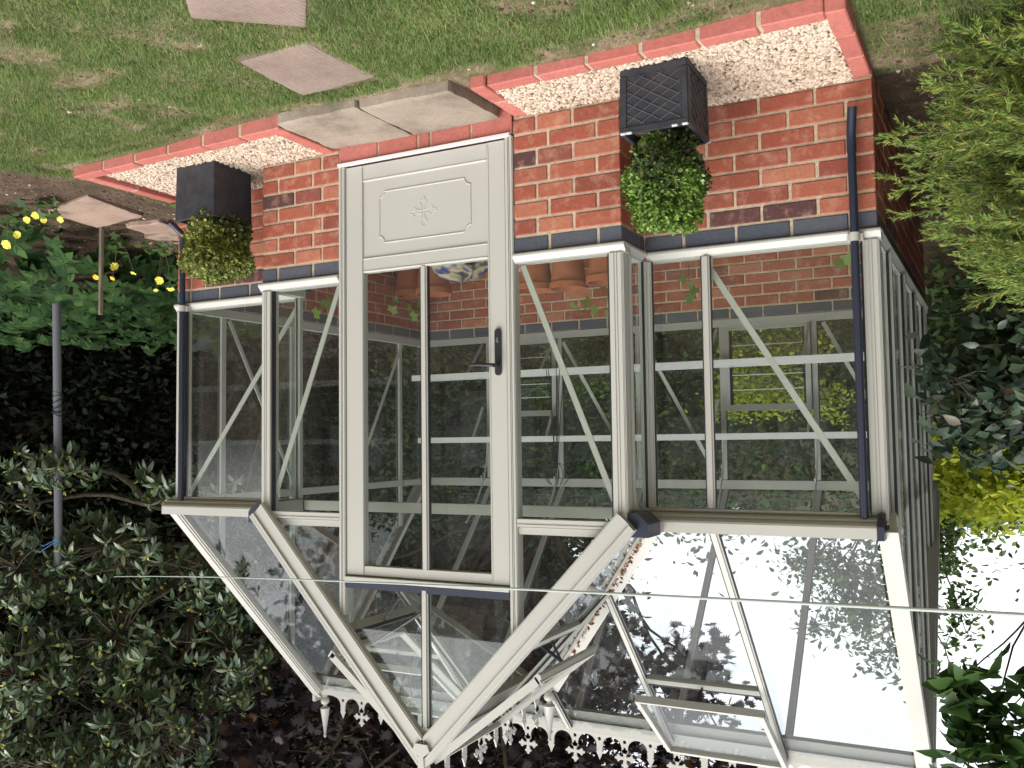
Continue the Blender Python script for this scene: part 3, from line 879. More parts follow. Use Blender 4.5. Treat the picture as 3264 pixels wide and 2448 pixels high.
# ---- porch roof
nPL = nrm(np.array([-SP, 0, 1.0])); nPR = nrm(np.array([SP, 0, 1.0]))
def pl(x, y, o=0.0): return np.array([x, y, HE + SP*(x-P0)]) + nPL*o
def pr_(x, y, o=0.0): return np.array([x, y, HE + SP*(P1-x)]) + nPR*o
yb = .335                                            # the bar between the porch light and the valley light
vx = 1.447                                           # lower rail of the porch vents
for side in (0, 1):
    f = pl if side == 0 else pr_; nn = nPL if side == 0 else nPR
    mx = (lambda x: x) if side == 0 else (lambda x: P0+P1-x)
    def lp(x, y, o=0.0): return f(mx(x), y, o)
    xvb = P0 + yb*(PM-P0)/YS
    poly = clip([(P0+.02, -DP+.03), (vx-.012, -DP+.03), (vx-.012, yb-.018), (P0+.02, yb-.018)], -YS, (PM-P0), -YS*P0)
    pane3([lp(x, y) for x, y in poly], nn, "roof_pane", M_ROOFGLASS)
    poly = clip([(xvb, yb+.018), (PM-.04, yb+.018), (PM-.04, YS), (xvb, YS)], -YS, (PM-P0), -YS*P0)
    if len(poly) > 2: pane3([lp(x, y) for x, y in poly], nn, "roof_pane", M_ROOFGLASS)
    glaze_bar(lp(xvb+.01, yb), lp(PM-.03, yb), nn, .034, .036, "roof_bar", True, None, .004)
    glaze_bar(lp(P0+.01, -DP+.012), lp(PM-.03, -DP+.012), nn, .05, .045, "roof_edge_bar", True, None, .004)
    # valley gutter: a shallow V with a line of fallen leaves in it
    a = np.array([mx(P0-.0), -.0, HE+.004]); b = np.array([mx(PM), YS, HP+.004])
    dr = nrm(b-a); hz = nrm(np.cross(dr, (0, 0, 1.0)))
    mb = MB(); upv = nrm(np.cross(hz, dr)); upv = upv if upv[2] > 0 else -upv
    for s in (-1, 1):
        q0 = np.array([0, 0, 0.]); q1 = hz*s*.045 + upv*.030
        t = upv*.004
        mb.add([a+q0, b+q0, b+q1, a+q1, a+q0-t, b+q0-t, b+q1-t, a+q1-t], [(0,1,2,3), (7,6,5,4), (0,4,5,1), (1,5,6,2), (2,6,7,3), (3,7,4,0)])
    vg = mb.build("valley_gutter", M_FRAME, GH)
    n = 220
    t = rng.random(n)**1.3*.8; Pq = a[None] + (b-a)[None]*t[:, None] + upv*.010 + rng.normal(size=(n, 3))*.004
    V, F = scatter(LEAF_SMALL[0], LEAF_SMALL[1], frames(rdir(n), rdir(n)), Pq, rng.uniform(.012, .028, n))
    lf = np_obj("leaf_litter", V, F, mat("valley_litter", (.20, .075, .03), .8), None); lf.parent = vg; fix(lf)
    barge((mx(P0-.02), -DP-.016, HE-.012), (PM, -DP-.016, HP+.012), NF, .085, .03)

# roof vents, hinged at the ridge and propped open
def vent(hc, along, half, ln, down, sidev, railp, name="roof_vent"):
    """hc hinge centre, along: ridge direction, down: unit vector from hinge to the vent's lower edge; railp: function giving opening's lower rail"""
    hc = np.array(hc, float); al = np.array(along, float); dn = nrm(np.array(down, float)); nn = np.cross(al, dn); nn = nn if nn[2] > 0 else -nn
    root = MB()
    a0, a1 = hc-al*half, hc+al*half
    b0, b1 = a0+dn*ln, a1+dn*ln
    root.bar(a0, a1, .03, .03, nn); 
    for s in (0, 1):
        p, q = (a0, b0) if s == 0 else (a1, b1)
        root.bar(p, q, .034, .024, nn); 
    root.ext(b0-al*.012, b1+al*.012, [(-.022, -.016), (-.008, -.022), (.006, -.016), (.006, -.006), (.016, -.006), (.016, .010), (-.022, .010)], nn)
    o = root.build(name, M_FRAME, GH)
    i = .018
    pane3([a0+al*i, a1-al*i, b1-al*i-dn*.01, b0+al*i-dn*.01], nn, "vent_pane", M_ROOFGLASS, .004, o)
    c = hc+dn*(ln-.02)
    r = np.array(railp, float)
    sb = MB(); sb.tube([c - nn*.01, (c*0.5+r*.5) - nn*.05, r - nn*.16 - dn*.02], .006, 6); sb.tube([c - nn*.01 + al*.02, r - nn*.19 - dn*.16 + al*.02], .009, 8)
    sub(sb, "vent_stay", M_PIPE, o)
    return o
def vdown(dx, dy, ang): return (dx*math.cos(ang), dy*math.cos(ang), math.sin(ang))
for k in (1, 4):
    xc = (edges[k]+edges[k+1])/2
    MB().bar(mf(edges[k]+.02, vy, .0), mf(edges[k+1]-.02, vy, .0), .03, .04, nF).build("vent_rail", [M_FRAME2], GH)
    MB().bar(mf(edges[k]+.02, vy+.018, .004), mf(edges[k+1]-.02, vy+.018, .004), .02, .02, nF).build("vent_seal", [M_BLACK], GH)
    vent((xc, YM-.03, HR+.02), (1, 0, 0), .315, .635, vdown(0, -1, R(-38.5)), None, mf(xc, vy))
for side in (0, 1):
    f = pl if side == 0 else pr_; nn = nPL if side == 0 else nPR; s = 1 if side == 0 else -1
    x = vx if side == 0 else P0+P1-vx
    yc = (-DP+.04+yb-.02)/2; hl = (yb-.02+DP-.04)/2
    MB().bar(f(x, -DP+.04), f(x, yb-.02), .03, .04, nn).build("vent_rail", [M_FRAME2], GH)
    MB().bar(f(x+s*.018, -DP+.04, .004), f(x+s*.018, yb-.02, .004), .02, .02, nn).build("vent_seal", [M_BLACK], GH)
    vent((PM - s*.03, yc, HP+.02), (0, 1, 0), hl+.012, .66, vdown(-s, 0, R(-38)), None, f(x, yc))

# ---- gutters, end caps, downpipes
GP = [(0, -.036), (.030, -.036), (.044, -.029), (.048, -.020), (.062, -.018), (.076, -.008), (.080, .000), (.080, .042), (.072, .042), (.070, .002), (.004, .000), (0, .042)]
def gutter(p0, p1, out, name="gutter"):
    p0 = np.array(p0, float); p1 = np.array(p1, float); dr = nrm(p1-p0); out = np.array(out, float)
    if np.cross(dr, out)[2] < 0: p0, p1 = p1, p0
    return MB().ext(p0, p1, GP, out).build(name, M_FRAME, GH)
gz = 1.757
g1 = gutter((.03, -.002, gz), (P0-.002, -.002, gz), NF); g2 = gutter((P1+.10, -.002, gz), (L+.02, -.002, gz), NF)
g3 = gutter((P0-.002, -.084, gz), (P0-.002, -DP+.14, gz), NL)
def cap(p0, p1, out, parent, big=1.0):
    p0 = np.array(p0, float); p1 = np.array(p1, float); dr = nrm(p1-p0); out = np.array(out, float)
    if np.cross(dr, out)[2] < 0: p0, p1 = p1, p0
    pg = [(-.001, -.05), (.034, -.05), (.05, -.04), (.066, -.026), (.085, -.006), (.085, .046), (-.001, .046)]
    sub(MB().ext(p0, p1, [(a*big, b*big) for a, b in pg], out), "gutter_stop", M_PIPE, parent)
cap((.006, -.002, gz), (.032, -.002, gz), NF, g1); cap((P1+.02, -.002, gz), (P1+.10, -.002, gz), NF, g2)
cap((P0-.001, -DP+.15, gz), (P0-.001, -DP-.0, gz), NL, g3, 1.02); cap((P1+.001, -DP+.12, gz), (P1+.001, -DP+.0, gz), NR, g2, 1.02)
def downpipe(x, y, z0, foot):
    top = MB().tube([(x, y, 1.72), (x, y, .242)], .0162, 14).build("downpipe", M_PIPE, GH, True)
    sub(MB().tube(foot, .0180, 14), "pipe_shoe", M_PIPE, top, True)
    c = MB(); c.tube([(x, y, .618), (x, y, .652)], .0195, 14); c.box((x-.03, y+.005, .622), (x+.03, -.004, .648)); sub(c, "pipe_clip", M_FRAME, top, True)
downpipe(.080, -.040, .24, [(.080, -.040, .30), (.080, -.040, .245), (.078, -.047, .215), (.068, -.075, .13)])
downpipe(3.716, -.040, .24, [(3.716, -.040, .30), (3.716, -.042, .225), (3.717, -.055, .200), (3.720, -.135, .150)])

# ---- porch front
yo = -DP + YF
# jambs and transoms
def grooved(x0, x1, z0, z1, y=-DP, name="door_jamb"):
    mb = MB(); mb.box((x0, y, z0), (x1, y+.05, z1)); w = x1-x0
    for a, b in ((.08, .34), (.44, .52), (.62, .94)): mb.box((x0+w*a, y-.005, z0), (x0+w*b, y, z1))
    return mb.build(name, M_FRAME, GH)
zt = 2.035
bx = lambda x: HE + SP*(min(x, P0+P1-x)-P0)
grooved(1.452, 1.490, .075, bx(1.47)-.09); grooved(2.368, 2.404, .075, bx(2.386)-.09)
MB().cbox((1.4905, -DP-.012, zt), (2.3675, -DP+.05, zt+.022), .003).build("door_head", M_FRAME, GH)
mb = MB(); mb.box((1.4905, -DP-.008, zt+.023), (2.3675, -DP+.04, zt+.046)); mb.box((1.4905, -DP-.002, zt+.046), (2.3675, -DP+.04, zt+.056)); mb.build("head_seal", M_PIPE, GH)
glaze_bar((1.925, yo-.004, zt+.042), (1.925, yo-.004, HP-.10), NF, .034)
for a, b in ((P0+.066, 1.448), (2.408, P1-.066)):
    pane3([(a, yo, ZS), (b, yo, ZS), (b, yo, 1.74), (a, yo, 1.74)], NF)
    rail((a-.006, -DP+.012, 1.760), (b+.003, -DP+.012, 1.760), NF, .034, .03, "transom")
    rail((a-.006, -DP+.020, 1.795), (b+.003, -DP+.020, 1.795), NF, .03, .02, "transom", M_FRAME2, False)
lim = lambda x: bx(x)-.075
pane3([(P0+.12, yo, 1.812), (1.448, yo, 1.812), (1.448, yo, lim(1.448))], NF)
pane3([(2.408, yo, 1.812), (P1-.12, yo, 1.812), (2.408, yo, lim(2.408))], NF)
pane3([(1.492, yo, zt+.042), (1.905, yo, zt+.042), (1.905, yo, lim(1.905)), (1.492, yo, lim(1.492))], NF)
pane3([(1.945, yo, zt+.042), (2.366, yo, zt+.042), (2.366, yo, lim(2.366)), (1.945, yo, lim(1.945))], NF)
# threshold
MB().ext((1.46, -DP-.006, .070), (2.40, -DP-.006, .070), [(-.012, -.006), (.012, -.006), (.012, .006), (.004, .010), (-.012, .010)], (0, -1, 0)).build("threshold", M_SHELF, GH)

# ---- door
DY = -DP+.004
db = MB()
def dbox(x0, x1, z0, z1, y=0.0, t=.04): db.cbox((x0, DY+y, z0), (x1, DY+y+t, z1), .002)
dbox(1.494, 1.583, .084, 2.030); dbox(2.266, 2.364, .084, 2.030)
dbox(1.5835, 2.2655, .084, .166, .002); dbox(1.5835, 2.2655, .532, .604, .002); dbox(1.5835, 2.2655, 1.985, 2.030, .002)
for xa in (1.5745, 2.2665): dbox(xa, xa+.008, .10, 2.02, -.003, .004)
for z in (.156, .534, .594): dbox(1.584, 2.265, z, z+.007, -.001, .004)
door = db.build("door", M_FRAME, GH)
pb = MB(); pb.box((1.584, DY+.006, .166), (2.265, DY+.03, .532))
kp = sub(pb, "kick_panel", M_FRAME, door)
def notched(x0, x1, z0, z1, r):
    pts = []
    for cx, cz, a0 in ((x0, z0, 90), (x1, z0, 180), (x1, z1, 270), (x0, z1, 360)):
        pts += [(cx + r*math.cos(R(a)), cz + r*math.sin(R(a))) for a in np.linspace(a0, a0-90, 7)]
    return pts
q = notched(1.672, 2.172, .226, .470, .030); q.append(q[0])
mo = MB(); mo.tube([(x, DY+.006, z) for x, z in q], .0042, 8)
mo.tube([(1.924+x*1.42, DY+.006, .348+z*1.42) for x, z in CROSS2+CROSS2[:2]], .0020, 6)
sub(mo, "panel_moulding", M_FRAME, door)
mu = MB(); mu.ext((1.925, DY+.012, .604), (1.925, DY+.012, 1.985), strip_profile(.034, .03), (1, 0, 0)); 
mu2 = MB(); mu2.ext((1.925, DY+.012, .604), (1.925, DY+.012, 1.985), [(a, -b) for a, b in strip_profile(.034, .03)], (1, 0, 0))
for s in (-1, 1): mu2.box((1.925+s*.0195-.0025, DY+.006, .606), (1.925+s*.0195+.0025, DY+.022, 1.983), 1)
sub(mu2, "muntin", [M_FRAME, M_BLACK], door)
for a, b in ((1.583, 1.903), (1.947, 2.266)):
    pane3([(a, DY+.016, .604), (b, DY+.016, .604), (b, DY+.016, 1.985), (a, DY+.016, 1.985)], NF, "door_pane", None, .004, door)
hb = MB()
cz0, cz1, rr = .935, 1.110, .015
ol = [(rr*math.cos(R(a)), cz1+rr*math.sin(R(a))) for a in np.linspace(0, 180, 9)] + [(rr*math.cos(R(a)), cz0+rr*math.sin(R(a))) for a in np.linspace(180, 360, 9)]
hb.prism(ol, (1.534, DY-.006, 0), (1, 0, 0), (0, 0, 1), .010)
hp = sub(hb, "handle_plate", M_BLACK, door)
lv = MB(); lv.tube([(1.534, DY-.008, 1.083), (1.534, DY-.05, 1.083)], .009, 10); lv.tube([(1.534, DY-.050, 1.083), (1.56, DY-.054, 1.081), (1.60, DY-.055, 1.078), (1.652, DY-.050, 1.076)], [.009, .0085, .0075, .0065], 10)
sub(lv, "door_handle", M_BLACK, door, True)
lk = MB(); lk.tube([(1.534, DY-.009, .975), (1.534, DY-.015, .975)], .0065, 12); lk.box((1.531, DY-.0135, .958), (1.537, DY-.0115, .972)); sub(lk, "lock", M_STEEL, door, True)

# spandrel brackets with scrolls inside, under the rear roof bars and at the front eaves
for x in XB:
    mb = MB(); c = []
    for t in np.linspace(0, 1, 12): c.append((x, W-.05-.34*t**1.7, 1.40+.62*t**.75 if t > 0 else 1.40))
    mb.tube(c, .007, 6)
    for (yy, zz, r0) in ((W-.085, 1.60, .03), (W-.12, 1.68, .04)):
        mb.tube([(x, yy - (r0*(1-.07*k))*math.cos(k*.55), zz + (r0*(1-.07*k))*math.sin(k*.55)) for k in range(11)], .0045, 5)
    mb.build("spandrel_bracket", M_FRAME2, GH, True)
MB().bar((P0+.03, .02, 1.735), (P1-.03, .02, 1.735), .05, .03, (0, 0, 1)).build("tie_beam", M_FRAME2, GH)

# ------------------------------------------------------------------ gravel beds and brick edging
def kerb(name, runs, label):
    mb = MB()
    for (p0, p1, w, zt_) in runs:
        p0 = np.array(p0, float); p1 = np.array(p1, float); ln = np.linalg.norm(p1-p0); d = (p1-p0)/ln
        n = max(1, int(round(ln/.226))); st_ = ln/n; nn = np.array([-d[1], d[0]])
        for k in range(n):
            a = k*st_ + (.006 if k else 0); b = (k+1)*st_ - (.006 if k < n-1 else 0)
            q = rng.uniform(-.003, .003, 3)
            tf = lambda V, p0=p0, d=d, nn=nn: np.stack([p0[0]+V[:, 0]*d[0]+V[:, 1]*nn[0], p0[1]+V[:, 0]*d[1]+V[:, 1]*nn[1], V[:, 2]], -1)
            mb.cbox((a, q[0], -.13), (b, w+q[0], zt_+q[1]), .005, 0, tf)
            if k: 
                P_ = tf(np.array([(x, y, z) for z in (-.13, zt_-.006) for y in (.004, w-.004) for x in (a-.014, a+.002)]))
                mb.add(P_, [(0,2,3,1),(4,5,7,6),(0,1,5,4),(1,3,7,5),(3,2,6,7),(2,0,4,6)], 1)
    o = mb.build(name, [M_KERB, M_MORTAR])
    return tag(o, label, "edging")
kerb("brick_edging", [((.074, -.668), (1.366, -.660), .068, 0.0), ((1.374, -.27), (1.374, -.660), .07, -.0) if False else ((1.440, -.666), (1.436, -.288), .068, 0.0), ((.068, -.666), (.066, -.008), .068, 0.0)],
     "raised pinkish-red brick edging round the gravel under the lattice planter")
kerb("brick_edging", [((2.420, -.694), (3.872, -.640), .068, 0.0), ((2.490, -.618), (2.490, -.288), .068, 0.0), ((3.868, -.568), (3.862, -.008), .068, .0)],
     "raised pinkish-red brick edging round the sunken gravel under the smooth planter")
def gravel(name, x0, x1, y0, y1, hole, zf):
    n = int((x1-x0)*(y1-y0)*21000)
    x = rng.uniform(x0, x1, n); y = rng.uniform(y0, y1, n)
    k = ~((x > hole[0]) & (x < hole[1]) & (y > hole[2])); x, y = x[k], y[k]
    z = zf(x, y) + rng.uniform(-.016, .004, len(x))
    V, F = pebbles(np.stack([x, y, z], -1), .0055, .0115, .7)
    tag(np_obj(name, V, F, M_STONE, smooth=True), kind='stuff')
gravel("gravel", .07, 1.37, -.60, -.002, (P0-.004, 9, -DP-.004), lambda x, y: -.010 + .012*(y+.6))
gravel("gravel", 2.49, 3.80, -.61, -.002, (-9, P1+.004, -DP-.004), lambda x, y: -.012 - .030*np.clip((x-3.25)/.5, 0, 1)**1.5 + .012*(y+.6))

# ------------------------------------------------------------------ paving slabs
def slab(name, c4, zt_, th, m, label, rough=.006, edge=.008, seed=0, cat="paving slab", group=None, tilt=None):
    r = np.random.default_rng(seed); k = 26
    c4 = np.array(c4, float)
    u, v = np.meshgrid(np.linspace(0, 1, k), np.linspace(0, 1, k), indexing='ij')
    xy = ((1-u)*(1-v))[..., None]*c4[0] + (u*(1-v))[..., None]*c4[1] + (u*v)[..., None]*c4[2] + ((1-u)*v)[..., None]*c4[3]
    ctr = c4.mean(0); rad = np.maximum(np.abs(u-.5), np.abs(v-.5))*2
    # chipped outline
    out = (xy-ctr)
    wob = (vnoise(xy[..., 0], xy[..., 1], 14, seed+20)-.5)*2*edge + (vnoise(xy[..., 0], xy[..., 1], 40, seed+21)-.5)*edge
    corner = (np.abs(u-.5)*2)**8 * (np.abs(v-.5)*2)**8
    xy = xy + nrm(out)*(wob*rad**6 - corner*edge*1.2)[..., None]
    z = zt_ + (vnoise(xy[..., 0], xy[..., 1], 7, seed+22)-.5)*rough*2 + (vnoise(xy[..., 0], xy[..., 1], 22, seed+23)-.5)*rough*.6
    edgem = rad > .985
    z = np.where(edgem, z-.004-rough*.6, z)
    if tilt is not None: z = z + tilt[0]*(xy[..., 0]-ctr[0]) + tilt[1]*(xy[..., 1]-ctr[1])
    V = np.concatenate([xy, z[..., None]], -1).reshape(-1, 3)
    F = [(i*k+j, (i+1)*k+j, (i+1)*k+j+1, i*k+j+1) for i in range(k-1) for j in range(k-1)]
    ring = [i*k for i in range(k)] + [(k-1)*k+j for j in range(1, k)] + [i*k+k-1 for i in range(k-2, -1, -1)] + [j for j in range(k-2, 0, -1)]
    lo = V[ring].copy(); lo[:, 2] -= th; lo[:, :2] += (rng.random((len(ring), 2))-.5)*edge*.8
    b = len(V); V = np.vstack([V, lo]); n = len(ring)
    F += [(ring[i], b+i, b+(i+1) % n, ring[(i+1) % n]) for i in range(n)]
    F += [tuple(range(b, b+n))]
    mb = MB().add(V, F)
    o = mb.build(name, m, None, True)
    return tag(o, label, cat, group)
slab("paving_slab", [(1.522, -.697), (1.964, -.716), (1.950, -.300), (1.500, -.292)], 0.0, .045, M_SAND, "riven buff sandstone slab at the door, next to the lattice planter's bed", .003, .008, 3)
slab("paving_slab", [(1.976, -.716), (2.412, -.724), (2.418, -.300), (1.966, -.288)], -.004, .045, M_SAND, "riven buff sandstone slab at the door, next to the smooth planter's bed", .003, .008, 5)
slab("paving_slab", [(1.775, -1.268), (2.108, -1.255), (2.130, -.863), (1.744, -.882)], -.034, .04, M_CONC, "square pink concrete stepping slab in the grass just off the door slabs", .0015, .003, 7)
slab("paving_slab", [(1.725, -1.909), (1.971, -1.622), (1.684, -1.376), (1.438, -1.663)], -.026, .04, M_CONC, "pink concrete stepping slab cut off by the edge of the photo", .0015, .003, 8)
slab("paving_slab", [(4.253, -.255), (4.796, -.132), (4.902, .319), (4.384, .253)], -.035, .045, M_CONC2, "brown square slab lying on bare soil beside the yellow flowers", .002, .006, 9)
slab("paving_slab", [(4.43, .42), (4.72, .40), (4.80, .62), (4.5, .66)], -.04, .04, M_CONC2, "small broken brown slab between two larger slabs", .003, .012, 10)
slab("paving_slab", [(4.36, .62), (4.86, .66), (4.80, 1.15), (4.30, 1.10)], -.03, .045, M_CONC2, "brown slab behind the foot of the far downpipe", .002, .006, 11)

# ------------------------------------------------------------------ planters
def planter(c, ang, w, h, lattice, label):
    ro = empty("planter", (c[0], c[1], 0)); tag(ro, label, "planter")
    ca, sa = math.cos(ang), math.sin(ang)
    def tf(V): 
        V = np.asarray(V, float); return np.stack([c[0]+V[:, 0]*ca-V[:, 1]*sa, c[1]+V[:, 0]*sa+V[:, 1]*ca, V[:, 2]], -1)
    t = .014; hw = w/2; b = MB()
    # a hollow tub, slightly narrower at the foot
    k = .97
    outer0 = [(-hw*k, -hw*k, -.02), (hw*k, -hw*k, -.02), (hw*k, hw*k, -.02), (-hw*k, hw*k, -.02)]
    outer1 = [(-hw, -hw, h), (hw, -hw, h), (hw, hw, h), (-hw, hw, h)]
    inn1 = [(-hw+t, -hw+t, h), (hw-t, -hw+t, h), (hw-t, hw-t, h), (-hw+t, hw-t, h)]
    inn0 = [(-hw+t, -hw+t, .05), (hw-t, -hw+t, .05), (hw-t, hw-t, .05), (-hw+t, hw-t, .05)]
    V = tf(outer0+outer1+inn1+inn0)
    F = [(3, 2, 1, 0)] + [(i, (i+1) % 4, 4+(i+1) % 4, 4+i) for i in range(4)] + [(4+i, 4+(i+1) % 4, 8+(i+1) % 4, 8+i) for i in range(4)] + [(8+i, 8+(i+1) % 4, 12+(i+1) % 4, 12+i) for i in range(4)] + [(12, 13, 14, 15)]
    b.add(V, F)
    bo = b.build("tub", M_PLANTER, None); bo.parent = ro; fix(bo)
    md = bo.modifiers.new("bevel", 'BEVEL'); md.width = .004; md.segments = 2
    if lattice:
        lm = MB()
        for s in range(4):
            a = s*math.pi/2; cc, ss = math.cos(a), math.sin(a)
            def fp(u, z, o): # u along face, z height, o outward
                kk = k + (1-k)*(z+.02)/(h+.02)
                x, y = u*kk, -(hw*kk+o); return tf(np.array([[x*cc-y*ss, x*ss+y*cc, z]]))[0]
            u0, u1, z0, z1 = -hw+.026, hw-.026, .030, h-.030
            for e0, e1 in (((-hw+.002, h-.013), (hw-.002, h-.013)), ((-hw+.002, .012), (hw-.002, .012)), ((-hw+.012, .028), (-hw+.012, h-.026)), ((hw-.012, .028), (hw-.012, h-.026))):
                A, B = fp(*e0, .001), fp(*e1, .001); dn = fp(0, .1, 1)-fp(0, .1, 0)
                lm.bar(A, B, .022, .008, np.cross(B-A, dn))
            n = 3; W_, H_ = u1-u0, z1-z0; stp = W_/n
            for sg in (1, -1):
                for q in np.arange(-n, n+1)*stp*1.0:
                    sl = .62
                    pts = []
                    ua = u0; 
                    # line z = zc + sg*sl*(u-u0) + q*sl
                    cl = []
                    zc = (z0 if sg > 0 else z1) + q*sl + (0 if sg > 0 else 0)
                    f = lambda u: zc + sg*sl*(u-u0)
                    us = np.linspace(u0, u1, 200); zz = f(us); ok = (zz > z0) & (zz < z1)
                    if ok.sum() > 8:
                        A, B = fp(us[ok][0], zz[ok][0], .0005), fp(us[ok][-1], zz[ok][-1], .0005)
                        dn = fp(0, .1, 1)-fp(0, .1, 0); lm.tube([A, B], .0032, 6)
        lo = lm.build("lattice", M_PLANTER, None); lo.parent = ro; fix(lo)
        ch = MB()
        for s, u in ((0, hw*.93), (0, hw*.75), (0, -hw*.9), (0, -hw*.6), (3, -hw*.95)):
            cc, ss = math.cos(s*math.pi/2), math.sin(s*math.pi/2); x, y = u, -hw-.001
            p = tf(np.array([[x*cc-y*ss, x*ss+y*cc, h-.003]]))[0]; ch.cbox(p-np.array([.012, .007, .005]), p+np.array([.012, .007, .004]), .003)
        co = ch.build("worn_edge", M_CHIP, None); co.parent = ro; fix(co)
    so = MB(); V = tf([(-hw+t, -hw+t, h-.035), (hw-t, -hw+t, h-.035), (hw-t, hw-t, h-.035), (-hw+t, hw-t, h-.035)]); V2 = V.copy(); V2[:, 2] -= .06
    so.add(np.vstack([V, V2]), [(0, 1, 2, 3), (7, 6, 5, 4), (0, 4, 5, 1), (1, 5, 6, 2), (2, 6, 7, 3), (3, 7, 4, 0)]); o = so.build("potting_soil", M_SOIL, None); o.parent = ro; fix(o)
planter((.714, -.410), R(-.4), .266, .250, True, "dark grey planter with a raised lattice pattern standing on gravel")
planter((3.160, -.348), R(0), .268, .274, False, "plain smooth dark grey planter standing on gravel")

def box_plant(c, z0, r, zr, mts, label, seed, tip=.5):
    r_ = np.random.default_rng(seed)
    ro = empty("box_shrub", (c[0], c[1], z0)); tag(ro, label, "shrub")
    st_ = MB()
    n = 1700
    d = rdir(n, .25); rad = r_.uniform(.70, 1.0, n)**.7
    lump = 1 + .13*np.sin(d[:, 0]*5+seed)*np.sin(d[:, 1]*4+1) + .10*np.sin(d[:, 2]*6+seed*2)
    ctr = np.array([c[0], c[1], z0+zr*.95])
    sup = (np.hypot(d[:, 0], d[:, 1])**3.2 + np.abs(d[:, 2])**3.2)**(-1/3.2)
    tips = ctr + d*np.array([r*.90, r*.90, zr*.95])*(rad*lump*sup)[:, None]
    for p in tips[::7]:
        m = np.array([c[0], c[1], z0]) + (p-np.array([c[0], c[1], z0]))*.45 + r_.normal(size=3)*.012
        st_.tube([(c[0]+r_.normal()*.01, c[1]+r_.normal()*.01, z0-.01), m, p], [.004, .0025, .001], 4, 0, False)
    o = st_.build("stem", M_BARK, None); o.parent = ro; fix(o)
    # sprigs: each tip carries pairs of small leaves
    Pl, Ax, No, Sz, dk = [], [], [], [], []
    for i in range(n):
        axd = nrm(d[i]*.8 + np.array([0, 0, .55]) + r_.normal(size=3)*.25); u = nrm(np.cross(axd, r_.normal(size=3)))
        w = np.cross(axd, u); k = 11
        for j in range(k):
            a = j*2.4; p = tips[i] - axd*(k-j)*.0052
            ld = nrm(axd*(.45+.08*j) + (u*math.cos(a)+w*math.sin(a)))
            Pl.append(p); Ax.append(ld); No.append(axd); Sz.append(r_.uniform(.012, .019)*(1.1 if rad[i] > .9 else .9))
    Pl = np.array(Pl); Ax = np.array(Ax); No = np.array(No)+r_.normal(size=(len(Pl), 3))*.2; Sz = np.array(Sz)
    tV, tF = leaf_t([.12, .33, .30, .02], .15)
    V, F = scatter(tV, tF, frames(Ax, No), Pl, Sz)
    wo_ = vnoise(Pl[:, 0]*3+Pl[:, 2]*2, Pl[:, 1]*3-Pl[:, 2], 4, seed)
    darkm = ((Pl[:, 2]-ctr[2])/zr + (wo_-.5)*1.6 + (c[0]-Pl[:, 0])/r*(-.5) < tip-1.0 + r_.normal(size=len(Pl))*.22).astype(int)  # darker leaves towards the bottom and the low-x side, mixed at random
    o = np_obj("foliage", V, F, mts, None, True, np.repeat(darkm, len(tF))); o.parent = ro; fix(o)
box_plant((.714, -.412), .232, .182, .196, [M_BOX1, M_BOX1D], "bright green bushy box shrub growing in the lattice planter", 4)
box_plant((3.135, -.350), .256, .196, .176, [M_BOX2, M_BOX1D], "yellowish clipped box ball growing in the smooth planter", 6, .02)

# ------------------------------------------------------------------ trees and shrubs
def limb(p0, p1, r0, r1, wob=.12, n=9, r_=None):
    p0 = np.array(p0, float); p1 = np.array(p1, float); t = np.linspace(0, 1, n)[:, None]
    ln = np.linalg.norm(p1-p0)
    off = np.cumsum((r_ or rng).normal(size=(n, 3))*wob*ln/n, 0); off -= t*off[-1]
    return p0+(p1-p0)*t+off, np.linspace(r0, r1, n)

def clump_tips(clumps, r_):
    """points in ellipsoidal clumps: (x,y,z, rx,ry,rz, n)"""
    P, Dn = [], []
    for (x, y, z, a, b, c, n) in clumps:
        d = nrm(r_.normal(size=(n, 3))); rad = r_.random(n)**.45
        P.append(np.array([x, y, z]) + d*rad[:, None]*np.array([a, b, c])); Dn.append(d)
    return np.vstack(P), np.vstack(Dn)

